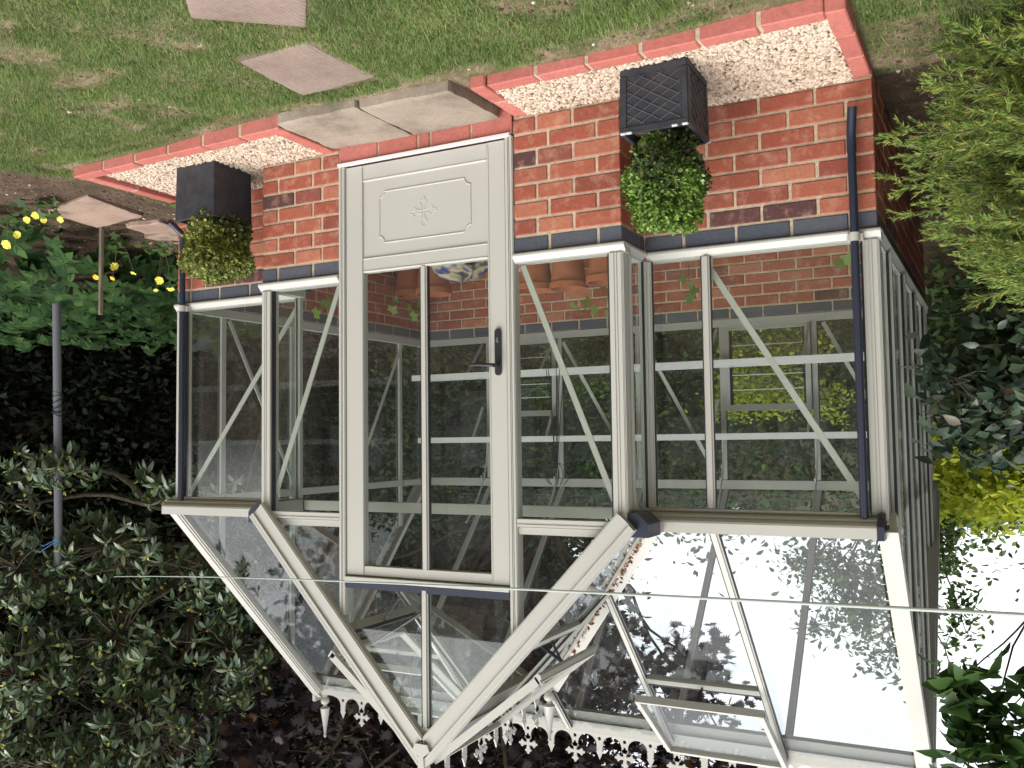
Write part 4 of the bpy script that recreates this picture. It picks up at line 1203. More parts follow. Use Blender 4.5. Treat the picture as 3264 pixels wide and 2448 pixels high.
def tree(name, label, cat, base, fork, clumps, leafT, leafM, size, per, seed, trunk_r=.06, droop=.3, spread=.07, twig=.35, group=None, rosette=False, extra=None, trunk_m=None, zb=.2, smooth=True):
    r_ = np.random.default_rng(seed)
    ro = empty(name, base); tag(ro, label, cat, group)
    tb = MB()
    P, Dn = clump_tips(clumps, r_)
    b = np.array(base, float); f = np.array(fork, float)
    pts, rr = limb(b, f, trunk_r, trunk_r*.75, .10, 8, r_); tb.tube(pts, rr, 9)
    joints = [f]
    for (x, y, z, a, bb, c, n) in clumps:
        q, qr = limb(f, (x, y, z-c*.3), trunk_r*.45, trunk_r*.12, .22, 12, r_); tb.tube(q, qr, 6); joints += list(q[3:])
    J = np.array(joints)
    sel = r_.random(len(P)) < twig
    for p in P[sel]:
        j = J[np.argmin(((J-p)**2).sum(1))]; q, qr = limb(j, p, max(.004, trunk_r*.10), .0022, .14, 5, r_); tb.tube(q, qr, 4, 0, False)
    o = tb.build("trunk", trunk_m or M_BARK, None, True); o.parent = ro; fix(o)
    n = len(P)
    if rosette:
        axr = nrm(Dn*.5 + np.array([0, 0, .7]) + r_.normal(size=(n, 3))*.35)
        u = nrm(np.cross(axr, r_.normal(size=(n, 3)))); w = np.cross(axr, u)
        LP, LA, LN, LS = [], [], [], []
        for j in range(per):
            a = j*2*np.pi/per + r_.normal(size=n)*.22 + r_.uniform(0, 6.28)
            inner = j % 3 == 0
            ld = u*np.cos(a)[:, None] + w*np.sin(a)[:, None] + axr*(r_.uniform(.25, .7, n) if inner else r_.uniform(-.45, .2, n))[:, None] - np.array([0, 0, droop])*(0 if inner else 1)
            LP.append(P + axr*(.01 if inner else 0)); LA.append(nrm(ld)); LN.append(axr + np.array([0, 0, .5])); LS.append(r_.uniform(size[0], size[1], n)*(.75 if inner else 1))
        LP, LA, LN, LS = map(np.concatenate, (LP, LA, LN, LS))
        V, F = scatter(leafT[0], leafT[1], frames(LA, LN), LP, LS)
        o = np_obj("crown", V, F, leafM, None, smooth); o.parent = ro; fix(o)
        k = r_.random(n) < .6; nb = k.sum()
        bp_ = np.repeat(P[k]+axr[k]*.012, 4, 0); ba = nrm(np.repeat(axr[k], 4, 0)+r_.normal(size=(nb*4, 3))*.45)
        V, F = scatter(LEAF_SMALL[0], LEAF_SMALL[1], frames(ba, r_.normal(size=(nb*4, 3))), bp_, r_.uniform(.02, .042, nb*4))
        o = np_obj("buds", V, F, M_BUD, None); o.parent = ro; fix(o)
    else:
        LP = np.repeat(P, per, 0) + r_.normal(size=(n*per, 3))*spread
        LA = r_.normal(size=(n*per, 3)); LA[:, 2] = LA[:, 2]*.5 - droop
        LN = r_.normal(size=(n*per, 3))*.55 + np.array([0, 0, .9]) + np.array([0, -.25, 0])
        LS = r_.uniform(size[0], size[1], n*per)
        V, F = scatter(leafT[0], leafT[1], frames(LA, LN), LP, LS)
        o = np_obj("crown", V, F, leafM, None, smooth); o.parent = ro; fix(o)
    return ro

tree("rhododendron", "large dark rhododendron with drooping leaf rosettes and bare twisted lower branches", "shrub", (6.7, 4.4, -.09), (6.3, 3.2, 2.3),
     [(6.0, .78, 1.62, .42, .3, .22, 54), (5.2, 1.25, 1.75, .35, .3, .2, 35), (4.95, 1.55, 1.95, .28, .3, .3, 35), (5.7, 1.1, 2.3, .6, .4, .4, 108), (5.0, 1.5, 2.5, .38, .35, .4, 94), (6.3, .75, 2.5, .45, .4, .5, 81),
      (5.6, 1.1, 3.0, .65, .45, .42, 148), (4.95, 1.6, 3.1, .36, .35, .4, 101), (6.2, .7, 3.3, .5, .4, .5, 94), (5.4, 1.2, 3.65, .55, .5, .45, 135), (5.95, .9, 4.0, .7, .5, .5, 135), (7.1, .6, 2.9, .6, .5, .8, 81), (6.9, .7, 4.0, .7, .6, .6, 81), (7.2, 1.2, 2.0, .5, .5, .4, 27)],
     LEAF_LONG, M_RHODO, (.072, .115), 10, 21, .10, .35, .07, .9, rosette=True)
tree("copper_maple", "tall copper maple with dark purple lobed leaves rising behind the greenhouse ridge", "tree", (4.3, 6.0, -.1), (4.2, 5.6, 2.2),
     [(5.8, 2.6, 4.0, .5, .5, .6, 60), (5.2, 2.9, 3.6, .45, .5, .6, 60), (4.7, 3.4, 4.2, .6, .6, .7, 90), (5.6, 3.2, 3.1, .4, .5, .5, 40), (4.1, 4.0, 3.6, .6, .6, .7, 90), (3.5, 4.0, 4.4, .6, .6, .7, 100), (3.0, 4.4, 3.5, .5, .6, .6, 80), (2.5, 4.6, 4.5, .55, .6, .6, 90), (2.15, 4.5, 3.6, .38, .5, .5, 55), (1.8, 4.7, 4.45, .3, .5, .35, 34), (6.3, 3.0, 5.0, .7, .8, .6, 70), (4.5, 4.6, 5.2, 1.0, .9, .6, 120)] + [(x, y, 6.3+.3*math.sin(x*3+y), .95, .9, .5, 110) for x, y in ((3.6, 2.6), (4.6, 1.6), (5.6, .8), (3.9, 1.0), (5.0, 2.8), (6.4, 1.8), (4.6, -.2), (2.9, 1.7))],
     MAPLE, M_MAPLE, (.07, .125), 7, 22, .06, .35, .13, .25, smooth=False)
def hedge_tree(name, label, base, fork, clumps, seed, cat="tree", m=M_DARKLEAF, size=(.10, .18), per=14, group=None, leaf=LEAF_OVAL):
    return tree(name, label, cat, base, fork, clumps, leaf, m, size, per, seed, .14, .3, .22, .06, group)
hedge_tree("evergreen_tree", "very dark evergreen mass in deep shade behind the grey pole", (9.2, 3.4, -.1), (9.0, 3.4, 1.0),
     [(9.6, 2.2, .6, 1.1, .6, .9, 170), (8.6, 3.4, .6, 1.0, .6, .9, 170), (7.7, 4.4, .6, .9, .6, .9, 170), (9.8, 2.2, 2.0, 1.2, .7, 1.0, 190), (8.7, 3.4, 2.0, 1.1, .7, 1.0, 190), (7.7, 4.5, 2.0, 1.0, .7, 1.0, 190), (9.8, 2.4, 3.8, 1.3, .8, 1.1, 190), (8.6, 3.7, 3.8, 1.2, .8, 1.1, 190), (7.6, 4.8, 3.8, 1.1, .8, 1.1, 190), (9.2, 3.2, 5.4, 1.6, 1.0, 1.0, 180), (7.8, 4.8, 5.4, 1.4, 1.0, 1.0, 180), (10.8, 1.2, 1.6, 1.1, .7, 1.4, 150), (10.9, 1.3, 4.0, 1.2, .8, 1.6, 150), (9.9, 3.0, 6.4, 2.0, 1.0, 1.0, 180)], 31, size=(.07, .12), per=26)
hedge_tree("evergreen_tree", "dark evergreen tree filling the gaps behind the copper maple", (6.0, 7.6, -.1), (6.0, 7.6, 1.4),
     [(6.6, 6.0, .7, 1.0, .6, .9, 150), (5.4, 7.0, .7, 1.0, .6, .9, 150), (6.6, 6.2, 2.2, 1.1, .7, 1.0, 180), (5.4, 7.2, 2.2, 1.1, .7, 1.0, 180), (6.5, 6.5, 3.9, 1.2, .8, 1.1, 180), (5.2, 7.4, 3.9, 1.2, .8, 1.1, 180), (6.2, 7.2, 5.6, 1.5, 1.0, 1.0, 190), (6.4, 7.6, 7.0, 1.6, 1.0, .9, 170), (5.0, 8.0, 5.2, .9, .8, 1.0, 120), (5.4, 8.2, 6.6, 1.0, .8, .9, 120), (4.7, 8.2, 2.2, .8, .7, 1.6, 120)], 32, size=(.08, .14), per=22)

# shrubs seen through and beside the glass
tree("golden_shrub", "golden yellow shrub glowing through the rear louvre window", "shrub", (1.3, 4.0, -.05), (1.3, 3.95, .5),
     [(1.35, 3.8, .95, .36, .3, .34, 260), (1.2, 3.85, .60, .4, .3, .3, 160), (1.65, 3.9, 1.1, .2, .25, .2, 40), (.9, 3.9, 1.15, .25, .25, .2, 50)], LEAF_OVAL, M_GOLD, (.03, .05), 10, 41, .03, .2, .05, .2)
tree("golden_shrub", "golden yellow tree behind the far corner of the brick side wall", "tree", (-.9, 4.2, -.05), (-.8, 4.1, .9),
     [(-.55, 3.3, 1.75, .5, .4, .32, 190), (-.1, 3.6, 1.85, .35, .35, .28, 130), (-1.1, 3.2, 1.6, .5, .4, .4, 120), (-.2, 3.3, 1.45, .3, .3, .25, 60)], LEAF_OVAL, M_GOLD, (.05, .085), 9, 42, .05, .2, .07, .2)
tree("lime_shrub", "lime green leafy shrub seen through the rear glass next to the door", "shrub", (2.8, 4.0, -.05), (2.8, 3.95, .3),
     [(2.85, 3.8, .8, .3, .25, .25, 90), (3.1, 3.8, .55, .35, .25, .25, 80), (2.5, 3.8, 1.1, .3, .25, .15, 30), (3.4, 3.9, .95, .3, .25, .2, 40)], LEAF_OVAL, M_LIME, (.035, .06), 8, 43, .02, .2, .05, .2)
tree("climber", "trailing small-leaved green tree hanging against the white sky behind the roof glass", "tree", (.2, 4.0, -.05), (.25, 3.7, 1.6),
     [(.0, 3.0, 2.15, .16, .2, .22, 60), (-.1, 2.9, 2.6, .12, .15, .25, 40), (-.05, 2.9, 3.0, .10, .12, .14, 18), (.45, 3.6, 2.6, .28, .3, .28, 90), (.75, 3.6, 2.45, .3, .3, .2, 60), (.35, 3.4, 3.0, .22, .25, .2, 45), (.95, 3.7, 2.9, .2, .25, .12, 18), (.25, 3.6, 2.3, .35, .3, .25, 120), (.6, 3.8, 2.75, .35, .3, .3, 110), (1.0, 3.9, 2.45, .25, .3, .22, 60)], LEAF_OVAL, M_MID, (.04, .065), 6, 44, .03, .35, .06, .5)
tree("sapling", "far small-leaved tree crown against the white sky", "tree", (-1.6, 7.0, -.05), (-1.5, 6.9, 1.8),
     [(-1.15, 6.6, 2.9, .3, .4, .28, 80), (-1.6, 6.6, 2.7, .5, .4, .4, 110)], LEAF_OVAL, M_MID, (.05, .08), 7, 45, .04, .3, .08, .3)
tree("rose_bush", "dark glossy blue-green bush brushing the greenhouse's side glass", "shrub", (-.75, 1.3, -.05), (-.7, 1.2, .5),
     [(-.42, .9, 1.15, .34, .3, .24, 90), (-.75, .75, 1.0, .3, .3, .3, 70), (-.32, 1.2, 1.40, .24, .3, .16, 60), (-.7, 1.1, 1.45, .35, .3, .15, 60), (-.22, .75, 1.2, .10, .2, .13, 24), (-.6, 1.3, .8, .45, .3, .2, 60)], LEAF_OVAL, M_SHRUB, (.06, .105), 5, 46, .02, .25, .06, .5)
hedge_tree("laurel_hedge", "shaded green hedge behind the conifer at the side of the greenhouse, with unseen tall clumps added to shade the gable", (-1.0, 4.6, -.05), (-1.0, 4.5, .4),
     [(-.5, 4.0, .5, .5, .4, .5, 120), (-1.2, 3.6, .5, .6, .4, .5, 120), (-1.9, 3.2, .7, .7, .5, .7, 140), (-.3, 4.4, 1.1, .5, .4, .3, 60), (-1.6, 3.6, 1.3, .6, .5, .3, 60)] + [(-2.2, y, z, .45, .5, .5, 70) for y in (-.9, 0, .9, 1.8, 2.7) for z in (.4, 1.2, 2.0, 2.7)] + [(-1.45, y, z, .35, .5, .45, 150) for y in (-.1, .8, 1.7, 2.6) for z in (.5, 1.3, 2.1, 2.8)], 47, "hedge", M_MID, (.06, .11), 10)  # the tall clump rows lie out of view, added to shade the gable wall
tree("magnolia", "branch of large dark oval leaves against the sky beside the roof's gable end", "tree", (-1.1, 1.5, -.05), (-.75, 1.0, 1.9),
     [(-.22, .6, 2.50, .10, .15, .16, 12), (-.34, .7, 2.70, .14, .15, .18, 18), (-.22, .65, 2.80, .10, .15, .14, 12), (-.45, .7, 2.55, .15, .15, .12, 5), (-.5, .8, 2.85, .2, .2, .15, 8)], LEAF_OVAL, M_MAG, (.09, .15), 5, 48, .018, .1, .04, 1.0)
hedge_tree("hedge", "dense green hedge seen through the rear glass", (2.0, 5.6, -.05), (2.0, 5.5, .4),
     [(x, 5.0 + .3*math.sin(x*2), z, .5, .35, .4, 70) for x in (-.2, .5, 1.2, 2.0, 2.8, 3.6, 4.4, 5.2) for z in (.3, .9, 1.45, 1.95)], 49, "hedge", M_HEDGE, (.05, .09), 10)

# clipped boundary hedges: a solid twiggy core clothed in leaves
def clipped_hedge(p0, p1, h, t, label, seed, m, size, n):
    r_ = np.random.default_rng(seed)
    p0 = np.array([*p0, -.1]); p1 = np.array([*p1, -.1]); d = p1-p0; ln = np.linalg.norm(d); d /= ln; nn = np.array([-d[1], d[0], 0])
    ro = empty("clipped_hedge", tuple(p0)); tag(ro, label, "hedge")
    k = 40; j = 12; u, v = np.meshgrid(np.linspace(0, 1, k), np.linspace(0, 1, j), indexing='ij')
    prof = np.array([(-t/2, 0), (-t/2, .3*h), (-t/2, .6*h), (-t/2*.9, .85*h), (-t/2*.6, .97*h), (0, h), (t/2*.6, .97*h), (t/2*.9, .85*h), (t/2, .6*h), (t/2, .3*h), (t/2, 0), (0, 0)])
    V = p0 + u[..., None]*ln*d + prof[np.newaxis, :, 0:1]*nn + prof[np.newaxis, :, 1:2]*np.array([0, 0, 1.0])
    V = V + (vnoise(u*ln, v*3, 1.3, seed)[..., None]-.5)*.35*np.array([0, 0, 1.0])*(prof[None, :, 1:2] > .1)
    F = [(a*j+b, (a+1)*j+b, (a+1)*j+b+1, a*j+b+1) for a in range(k-1) for b in range(j-1)]
    o = np_obj("core", V.reshape(-1, 3), np.array(F), M_BARK, None); o.parent = ro; fix(o)
    q = r_.random(n)*ln; w = r_.random(n); side = r_.random(n)
    zz = h*np.where(side < .75, w, 1.0); off = np.where(side < .75, np.sign(r_.random(n)-.5)*t/2, (w-.5)*t)
    P = p0 + q[:, None]*d + off[:, None]*nn*r_.uniform(.95, 1.25, (n, 1)) + zz[:, None]*np.array([0, 0, 1.0]) + r_.normal(size=(n, 3))*.09
    A = nrm(np.sign(off+1e-6)[:, None]*nn + r_.normal(size=(n, 3))*.7 + np.array([0, 0, -.2]))
    V, F = scatter(LEAF_OVAL[0], LEAF_OVAL[1], frames(A, np.array([0, 0, 1.0]) + r_.normal(size=(n, 3))*.6), P, r_.uniform(size[0], size[1], n))
    o = np_obj("foliage", V, F, m, None, True); o.parent = ro; fix(o)
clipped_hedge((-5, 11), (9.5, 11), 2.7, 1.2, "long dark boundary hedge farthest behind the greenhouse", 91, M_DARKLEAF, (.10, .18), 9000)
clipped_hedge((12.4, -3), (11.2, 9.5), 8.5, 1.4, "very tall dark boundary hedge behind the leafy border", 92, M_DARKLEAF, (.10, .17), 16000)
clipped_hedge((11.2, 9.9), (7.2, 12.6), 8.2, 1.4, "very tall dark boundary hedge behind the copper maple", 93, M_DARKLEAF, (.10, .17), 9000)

# conifer: feathery drooping sprays
def conifer():
    r_ = np.random.default_rng(51)
    bx_, by_ = -1.05, -.16
    ro = empty("conifer", (bx_, by_, -.05)); tag(ro, "feathery green conifer with gold-tipped sprays beside the brick side wall", "conifer")
    tb = MB(); tb.tube([(bx_, by_, -.08), (bx_+.02, by_+.03, .3), (bx_-.03, by_, .7), (bx_, by_, 1.05)], [.05, .045, .03, .01], 8)
    nP, nA, nS, nW = [], [], [], []
    for i in range(260):
        z = r_.uniform(.0, .95)**1.0; az = r_.uniform(-1.25, .8) if i % 7 else r_.uniform(0, 6.28)
        ln = r_.uniform(.55, .96)*(1.10-.42*abs(z-.45)/.5)
        d0 = np.array([math.cos(az), math.sin(az), r_.uniform(-.05, .22)]); n = 11
        p = np.array([bx_, by_, z]); pts = [p]; d = nrm(d0)
        for k in range(n):
            d = nrm(d + np.array([0, 0, -.02]) + r_.normal(size=3)*.06); p = p + d*ln/n; pts.append(p)
        pts = np.array(pts); tb.tube(pts, np.linspace(.007, .002, n+1), 4, 0, False)
        for k in range(3, n+1):
            for s in (-1, 1, 0):
                base = pts[k]; dd = nrm(pts[k]-pts[k-1]); side = nrm(np.cross(dd, (0, 0, 1.0)))
                sd = nrm(dd*.95 + side*s*r_.uniform(.45, .95) + np.array([0, 0, r_.uniform(-.30, .35)])) if s else nrm(dd + np.array([0, 0, r_.uniform(.0, .5)]))
                sl = r_.uniform(.08, .17)*(1.1-.4*k/n); m = 9; q = base
                for t in range(m):
                    sd = nrm(sd + r_.normal(size=3)*.08 + np.array([0, 0, -.03])); q = q + sd*sl/m
                    for w in range(4):
                        nP.append(q); nA.append(nrm(sd + r_.normal(size=3)*.36)); nS.append(r_.uniform(.014, .036)*(1.15-.5*t/m)); nW.append(.0042)
    o = tb.build("trunk", M_BARK, None, True); o.parent = ro; fix(o)
    nP, nA, nS = np.array(nP), np.array(nA), np.array(nS); n = len(nP)
    tV = np.array([(-.5, 0, 0), (.5, 0, 0), (.45, .55, .3), (-.45, .55, .3), (.05, 1, .1), (-.05, 1, .1)], float); tF = np.array([(0, 1, 2, 3), (3, 2, 4, 5)])
    S = np.stack([np.array(nW), nS, np.full(n, .003)], -1)
    V, F = scatter(tV, tF, frames(nA, r_.normal(size=(n, 3))), nP, S)
    o = np_obj("foliage", V, F, M_CONIF, None, False); o.parent = ro; fix(o)
conifer()

# palmate ground cover and yellow poppies in the border
def border():
    r_ = np.random.default_rng(61)
    n = 950
    x = r_.uniform(4.7, 8.2, n); y = r_.uniform(-.9, 3.4, n)
    k = (x > 5.02 - .0*y) & ((x-4.7)*.9 + (y-.2)*-.35 > .18) | ((x > 4.6) & (y > 1.2)) | ((x > 5.0) & (y < .3))
    x, y = x[k], y[k]; n = len(x)
    h = r_.uniform(.10, .42, n)*np.clip((x-4.4)*.9, .35, 1.25)
    P = np.stack([x, y, -.07+h], -1)
    tV, tF = LEAF_OVAL[0].copy(), LEAF_OVAL[1]; tV[:, 0] *= 1.1
    LP, LA, LN, LS = [], [], [], []
    axn = nrm(np.stack([r_.normal(size=n)*.35-.25, r_.normal(size=n)*.35-.3, np.ones(n)], -1))
    u = nrm(np.cross(axn, r_.normal(size=(n, 3)))); w = np.cross(axn, u); sz = r_.uniform(.075, .13, n)
    for j in range(6):
        a = j*2*np.pi/6.6 + r_.normal(size=n)*.1
        LP.append(P); LA.append(u*np.cos(a)[:, None]+w*np.sin(a)[:, None]+axn*.05-np.array([0, 0, .18])); LN.append(axn); LS.append(sz*r_.uniform(.85, 1.1, n))
    LP, LA, LN, LS = map(np.concatenate, (LP, LA, LN, LS))
    V, F = scatter(tV, tF, frames(LA, LN), LP, LS)
    tag(np_obj("ground_cover", V, F, M_HELLE, None, True), kind='stuff')
border()
def poppy(base, heads, label, seed, m=M_POPPY, group=None):
    r_ = np.random.default_rng(seed)
    ro = empty("poppy_plant", base); tag(ro, label, "flower", group)
    st_ = MB(); b = np.array(base, float)
    for (x, y, z, s, mm) in heads:
        h = np.array([x, y, z]); s *= .82; st_.tube([b + r_.normal(size=3)*np.array([.03, .03, 0]), b*.4+h*.6+np.array([0, 0, -.02]), h-np.array([0, 0, .006])], .0022, 5)
        pb_ = MB(); nn = nrm(np.array([-.45, -.75, .6]) + r_.normal(size=3)*.38); u = nrm(np.cross(nn, (0, 0, 1.0))); w = np.cross(nn, u)
        for k in range(4):
            a = k*math.pi/2 + r_.uniform(-.1, .1); cdir = u*math.cos(a)+w*math.sin(a); sd = np.cross(nn, cdir)
            ring = [h] 
            for t in np.linspace(-1, 1, 7): ring.append(h + cdir*s*(1.05-.30*t*t)*r_.uniform(.78, 1.12) + sd*s*.72*t + nn*s*(.34 - .1*abs(t) + r_.uniform(-.16, .16)))
            pb_.add(ring, [(0, i, i+1) for i in range(1, 7)])
        pb_.lathe([(s*.02, 0), (s*.16, s*.02), (s*.16, s*.15), (s*.04, s*.2)], h, 8)
        o = pb_.build("flower_head", mm, None, True); o.parent = ro; fix(o)
    o = st_.build("stem", M_TWIG, None); o.parent = ro; fix(o)
    n = 26; P = b + r_.normal(size=(n, 3))*np.array([.09, .09, .03]) + np.array([0, 0, .07])
    V, F = scatter(VINE[0], VINE[1], frames(r_.normal(size=(n, 3))*np.array([1, 1, .3]), np.array([-.2, -.3, 1.0])+r_.normal(size=(n, 3))*.3), P, r_.uniform(.03, .06, n))
    o = np_obj("foliage", V, F, M_MID, None); o.parent = ro; fix(o)
Y1, O1 = M_POPPY, M_POPPY2
poppy((4.62, -.30, GZ-.01), [(4.60, -.34, .045, .030, Y1), (4.65, -.36, .07, .026, Y1), (4.585, -.30, .07, .022, Y1), (4.46, -.28, .075, .024, Y1)], "clump of yellow poppies on bare soil at the lawn's edge", 71)
poppy((4.98, -.26, GZ-.01), [(4.945, -.22, .10, .028, Y1), (5.0, -.25, .16, .038, Y1)], "pair of pale yellow poppies among leaves, nearest the photo's side edge", 72)
poppy((4.98, .56, GZ-.01), [(4.90, .46, .20, .036, Y1), (4.80, .53, .235, .028, Y1), (5.01, .40, .265, .026, O1), (4.93, .47, .27, .022, O1)], "yellow and orange poppies just behind the short stake", 73)
poppy((4.86, .85, GZ-.01), [(4.74, .70, .27, .034, Y1), (4.70, .76, .32, .034, Y1), (4.80, .72, .33, .018, Y1)], "yellow poppies beside the far downpipe", 74)

# ------------------------------------------------------------------ poles, stake, line and odds
p = MB(); p.tube([(5.85, .70, -.12), (5.860, .722, .3), (5.893, .775, 1.3), (5.918, .817, 2.30)], .030, 12)
po = empty("washing_pole", (5.85, .70, -.1)); tag(po, "tall grey round pole standing in the leafy border", "pole")
o = p.build("shaft", M_POLE, None, True); o.parent = po; fix(o)
t = MB()
for k in range(5): t.tube([(5.915+.034*math.cos(a)+.0, .812+.034*math.sin(a), 2.10+.012*k+.008*math.sin(2*a+k)) for a in np.linspace(0, 6.283, 17)], .0035, 5)
t.tube([(5.95, .80, 2.12), (6.02, .76, 2.16), (6.09, .74, 2.13), (6.12, .73, 2.19), (6.05, .75, 2.21), (5.95, .79, 2.14)], .0035, 5)
o = t.build("twine", M_TWINE, None); o.parent = po; fix(o)
t = MB()
for k in range(6): t.tube([(5.888+.036*math.cos(a), .767+.036*math.sin(a), 1.02+.03*k+.02*math.sin(a+k)) for a in np.linspace(0, 6.283, 15)], .004, 5)
o = t.build("wire_tie", M_TARP, None); o.parent = po; fix(o)
s = MB(); s.cbox((4.838, .30, -.15), (4.862, .324, .545), .003); tag(s.build("stake", M_WOODG), "short square timber stake upright beside the brown slab", "stake")
s = MB(); s.cbox((6.9, -.25, .93), (7.6, -.18, .975), .004); s.cbox((7.3, -.24, -.1), (7.36, -.19, .93), .004); tag(s.build("timber_rail", M_WOODG), "weathered grey timber rail end jutting in over the leafy border", "rail")
# washing line
a = np.array([-.6, -2.75, 1.585]); b = np.array([4.75, .36, 2.262]); t = np.linspace(-.65, 1, 60)[:, None]
q = a + (b-a)*t; q[:, 2] -= (.05*4*t*(1-t))[:, 0]*.35
tag(MB().tube(q, .0025, 8).build("washing_line", M_WIRE, None, True), "thin pale green washing line stretched across in front of the roof", "line")
# teal sheet on the ground
k = 14; u, v = np.meshgrid(np.linspace(0, 1, k), np.linspace(0, 1, k), indexing='ij')
V = np.stack([6.2+1.1*u, 2.55+.5*v+.3*(1-u), .10+.36*np.sin(u*3.1)*np.sin(v*3.1)+.03*np.sin(u*17+v*9)], -1).reshape(-1, 3)
F = np.array([(i*k+j, (i+1)*k+j, (i+1)*k+j+1, i*k+j+1) for i in range(k-1) for j in range(k-1)])
o = np_obj("tarpaulin", V, F, M_TARP, None, True); o.modifiers.new("s", 'SOLIDIFY').thickness = .004; tag(o, "dark teal tarpaulin heaped in the shade beside the greenhouse", "tarpaulin")

# ------------------------------------------------------------------ inside the greenhouse
def shelf(z, d, label, x1):
    ro = empty("shelf", (L/2, W-.2, z)); tag(ro, label, "shelf")
    y1 = W-.075; y0 = y1-d
    m = MB(); m.box((.1, y0, z-.028), (x1, y0+.012, z+.014)); m.box((.1, y1-.012, z-.028), (x1, y1, z+.006)); o = m.build("rail", M_SHELF, None); o.parent = ro; fix(o)
    m = MB()
    for q in np.linspace(y0+.03, y1-.05, 5): m.box((.1, q, z-.006), (x1, q+.02, z+.001))
    o = m.build("slat_top", M_SHELF, None); o.parent = ro; fix(o)
    for x in (.705, 1.325, 2.565, 3.185):
        m = MB(); m.bar((x, y0+.02, z-.03), (x, y1-.006, z-.26), .016, .016, (1, 0, 0)); o = m.build("shelf_bracket", M_FRAME2, None); o.parent = ro; fix(o)
shelf(.925, .26, "white slatted shelf along the rear wall, lower of the two", 3.68)
shelf(1.412, .18, "white slatted shelf along the rear wall, upper of the two", 3.68)
def pot(x, y, zr, r, label):
    pr = [(r*.70, zr-.30), (r*.92, zr-.045), (r*.93, zr-.045), (r, zr-.043), (r*1.01, zr), (r*.93, zr), (r*.88, zr-.06), (r*.66, zr-.27)]
    o = MB().lathe(pr, (x, y, 0), 28).build("terracotta_pot", M_TERRA, None, True)
    return tag(o, label, "pot", "terracotta pots inside the greenhouse")
pot(3.60, 2.1, .300, .125, "terracotta pot inside the greenhouse in the rear corner"); pot(3.32, 2.0, .318, .135, "terracotta pot seen low behind the door glass, next to the blue sack")
pot(2.50, 2.05, .355, .135, "terracotta pot on the floor by the wall, seen through the glass nearest the door handle"); pot(2.24, 2.05, .365, .135, "bright terracotta pot, middle of the three right of the door"); pot(1.96, 2.05, .345, .135, "dark terracotta pot, farthest from the door of the three")
def sack(c, sx, sy, sz, m, label, seed):
    r_ = np.random.default_rng(seed); k = 34
    u, v = np.meshgrid(np.linspace(0, 2*np.pi, 2*k, endpoint=False), np.linspace(-1, 1, k), indexing='ij')
    cr = np.sqrt(np.clip(1-np.abs(v)**3, 0, 1)); e = .6
    cx = np.sign(np.cos(u))*np.abs(np.cos(u))**e; sy_ = np.sign(np.sin(u))*np.abs(np.sin(u))**e
    wr = 1+.08*np.sin(5*u+3*v*2+seed)+.35*(vnoise(u*1.2, v*2, 2.2, seed)-.5)+.22*(vnoise(u, v*2, 5.5, seed+1)-.5)
    V = np.stack([c[0]+sx*cx*cr*wr, c[1]+sy*sy_*cr*wr, c[2]+sz*v*(1+.1*np.sin(u*3+seed)+.3*(vnoise(u*1.5, v, 3, seed+2)-.5))], -1).reshape(-1, 3); n = 2*k
    F = np.array([(i*k+j, ((i+1) % n)*k+j, ((i+1) % n)*k+j+1, i*k+j+1) for i in range(n) for j in range(k-1)])
    return tag(np_obj("compost_sack", V, F, m, None, True), label, "sack")
sack((2.92, 1.75, .085), .22, .16, .18, M_BLUEBAG, "crumpled blue and yellow compost sack behind the door", 2)
sack((2.42, 1.5, .12), .15, .13, .18, M_REDBAG, "red and white printed sack behind the door glass", 5)
def vine(name, pts, leaves, label, seed):
    r_ = np.random.default_rng(seed); ro = empty(name, pts[0]); tag(ro, label, "plant")
    m = MB(); m.tube(pts, .003, 5); o = m.build("stem", M_TWIG, None); o.parent = ro; fix(o)
    P = np.array(leaves, float); n = len(P)
    V, F = scatter(VINE[0], VINE[1], frames(r_.normal(size=(n, 3))*np.array([1, .3, .4])+np.array([0, 0, -.3]), np.array([-.3, -1.0, .5])+r_.normal(size=(n, 3))*.3), P, r_.uniform(.04, .075, n))
    o = np_obj("leaf", V, F, M_LIME, None); o.parent = ro; fix(o)
vine("vine", [(2.0, 2.2, 0), (1.98, 2.2, .3), (2.02, 2.18, .5), (1.96, 2.2, .72)], [(2.0, 2.17, .34), (2.2, 2.15, .50), (2.13, 2.14, .46), (2.25, 2.16, .46), (1.92, 2.18, .36), (1.98, 2.15, .55), (2.1, 2.13, .52)], "young vine with lobed leaves in front of the rear brick wall, nearest the three pots", 81)
vine("vine", [(3.5, 1.9, 0), (3.48, 1.9, .3), (3.4, 1.85, .5)], [(3.45, 1.88, .42), (3.6, 1.85, .44), (3.35, 1.84, .40), (3.3, 1.84, .46), (3.55, 1.86, .36), (3.4, 1.83, .5)], "young vine with lobed leaves behind the door glass, above the pots", 82)
vine("vine", [(1.42, 2.25, 0), (1.44, 2.24, .3), (1.42, 2.22, .45)], [(1.42, 2.2, .40), (1.45, 2.2, .34), (1.38, 2.2, .44), (1.44, 2.2, .48)], "small vine shoot beside the inner corner of the porch", 83)
vine("vine", [(.3, 2.2, 0), (.32, 2.2, .25), (.35, 2.18, .38)], [(.3, 2.15, .28), (.38, 2.15, .33), (.25, 2.16, .22), (.42, 2.15, .2), (.34, 2.14, .40), (.46, 2.15, .36)], "small vine shoot behind the near downpipe", 84)
vine("vine", [(3.66, .9, 0), (3.64, .9, .4), (3.6, .88, .55)], [(3.6, .85, .5), (3.58, .95, .56), (3.6, .8, .44), (3.57, 1.05, .5)], "small vine by the side wall, seen through the far porch window", 85)
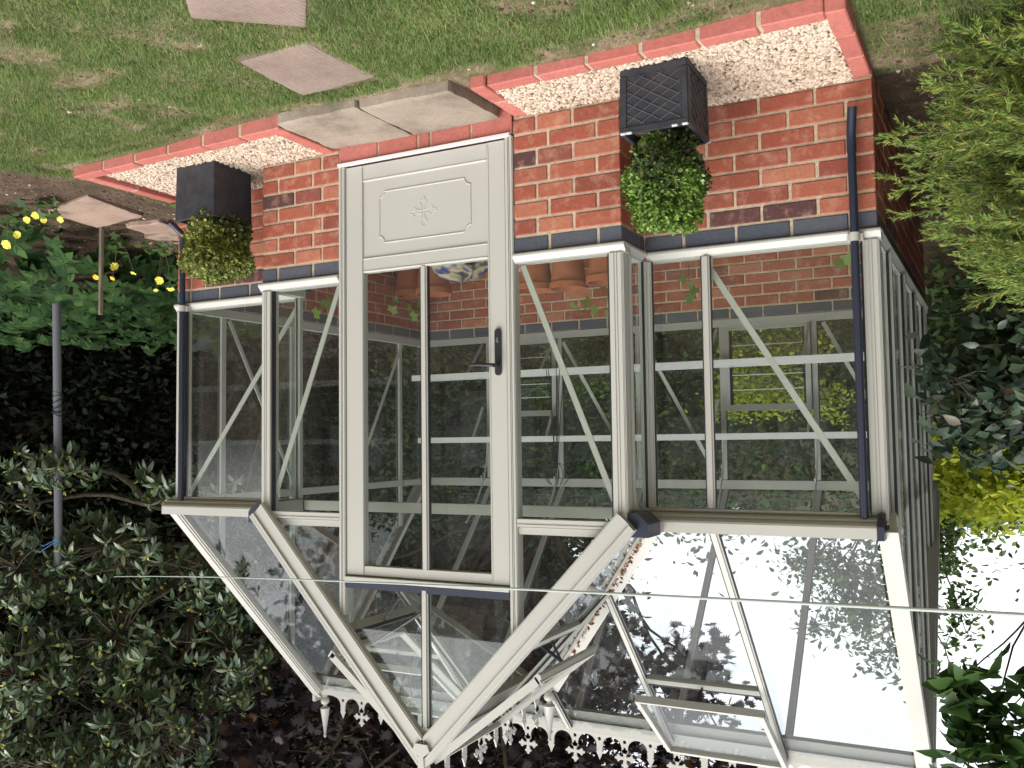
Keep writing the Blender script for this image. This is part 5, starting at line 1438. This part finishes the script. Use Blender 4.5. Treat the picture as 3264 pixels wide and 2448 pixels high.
# wire plant hanger from the eave
m = MB(); c = np.array([2.26, 1.85, 1.30])
for k in range(5):
    a = k*1.257; d = np.array([math.cos(a), math.sin(a), 0]); 
    m.tube([c+np.array([0, 0, .30])+d*.006, c+d*.02+np.array([0, 0, .1]), c+d*.05+np.array([0, 0, -.25]), c+d*.075+np.array([0, 0, -.42])], .0028, 5)
    m.tube([c+np.array([0, 0, .27])+d*(.01+.075*math.sin(t))+np.array([0, 0, .05-.05*math.cos(t)])*1.5 for t in np.linspace(0, 2.6, 10)], .0028, 5)
m.tube([c+np.array([0, 0, .28]), c+np.array([0, 0, .47])], .003, 5)
tag(m.build("wire_hanger", M_BLACK), "black wire plant hanger hung behind the porch window by the door", "hanger")

# ------------------------------------------------------------------ behind: fence and shed; in front: the house mirrored in the glass
f = empty("board_fence", (1.2, 6.3, -.05)); tag(f, "dark close-boarded garden fence beyond the rear glass", "fence")
m = MB()
for k in range(72):
    x = -3.0+k*.125; m.cbox((x, 6.3+.006*(k % 2), -.1), (x+.119, 6.32+.006*(k % 2), 1.45+rng.uniform(-.008, .008)), .003)
o = m.build("boards", M_FENCE, None); o.parent = f; fix(o)
for x in (-2.0, 0, 2, 4, 5.9):
    m = MB(); m.cbox((x, 6.33, -.2), (x+.1, 6.43, 1.5), .004); o = m.build("fence_post", M_FENCE, None); o.parent = f; fix(o)
h = empty("house", (6, -19, -.05)); tag(h, "grey house behind the photographer, mirrored faintly in the greenhouse glass", "house")
m = MB(); m.box((-4, -25, -.05), (20, -19, 5.0)); o = m.build("wall", M_HOUSE, None); o.parent = h; fix(o)
m = MB(); m.ext((-4.4, -22, 5.0), (20.4, -22, 5.0), [(-3.5, 0), (3.5, 0), (0, 2.6)], (0, 1, 0))
if m.v[2][2] < 5: m = MB(); m.ext((20.4, -22, 5.0), (-4.4, -22, 5.0), [(-3.5, 0), (3.5, 0), (0, 2.6)], (0, 1, 0))
o = m.build("roof", M_FENCE, None); o.parent = h; fix(o)
for x, z0, wd, ht in ((-1, .9, 1.6, 1.2), (2.5, .05, .95, 2.05), (4.6, .9, 1.8, 1.2), (8.2, .05, 1.9, 2.1), (12, .9, 1.6, 1.2), (0, 3.3, 1.4, 1.1), (4.5, 3.3, 1.4, 1.1), (9, 3.3, 1.4, 1.1)):
    m = MB(); m.cbox((x*1.3, -19.0, z0), (x*1.3+wd*1.2, -18.94, z0+ht), .01); o = m.build("window", M_WIN, None); o.parent = h; fix(o)
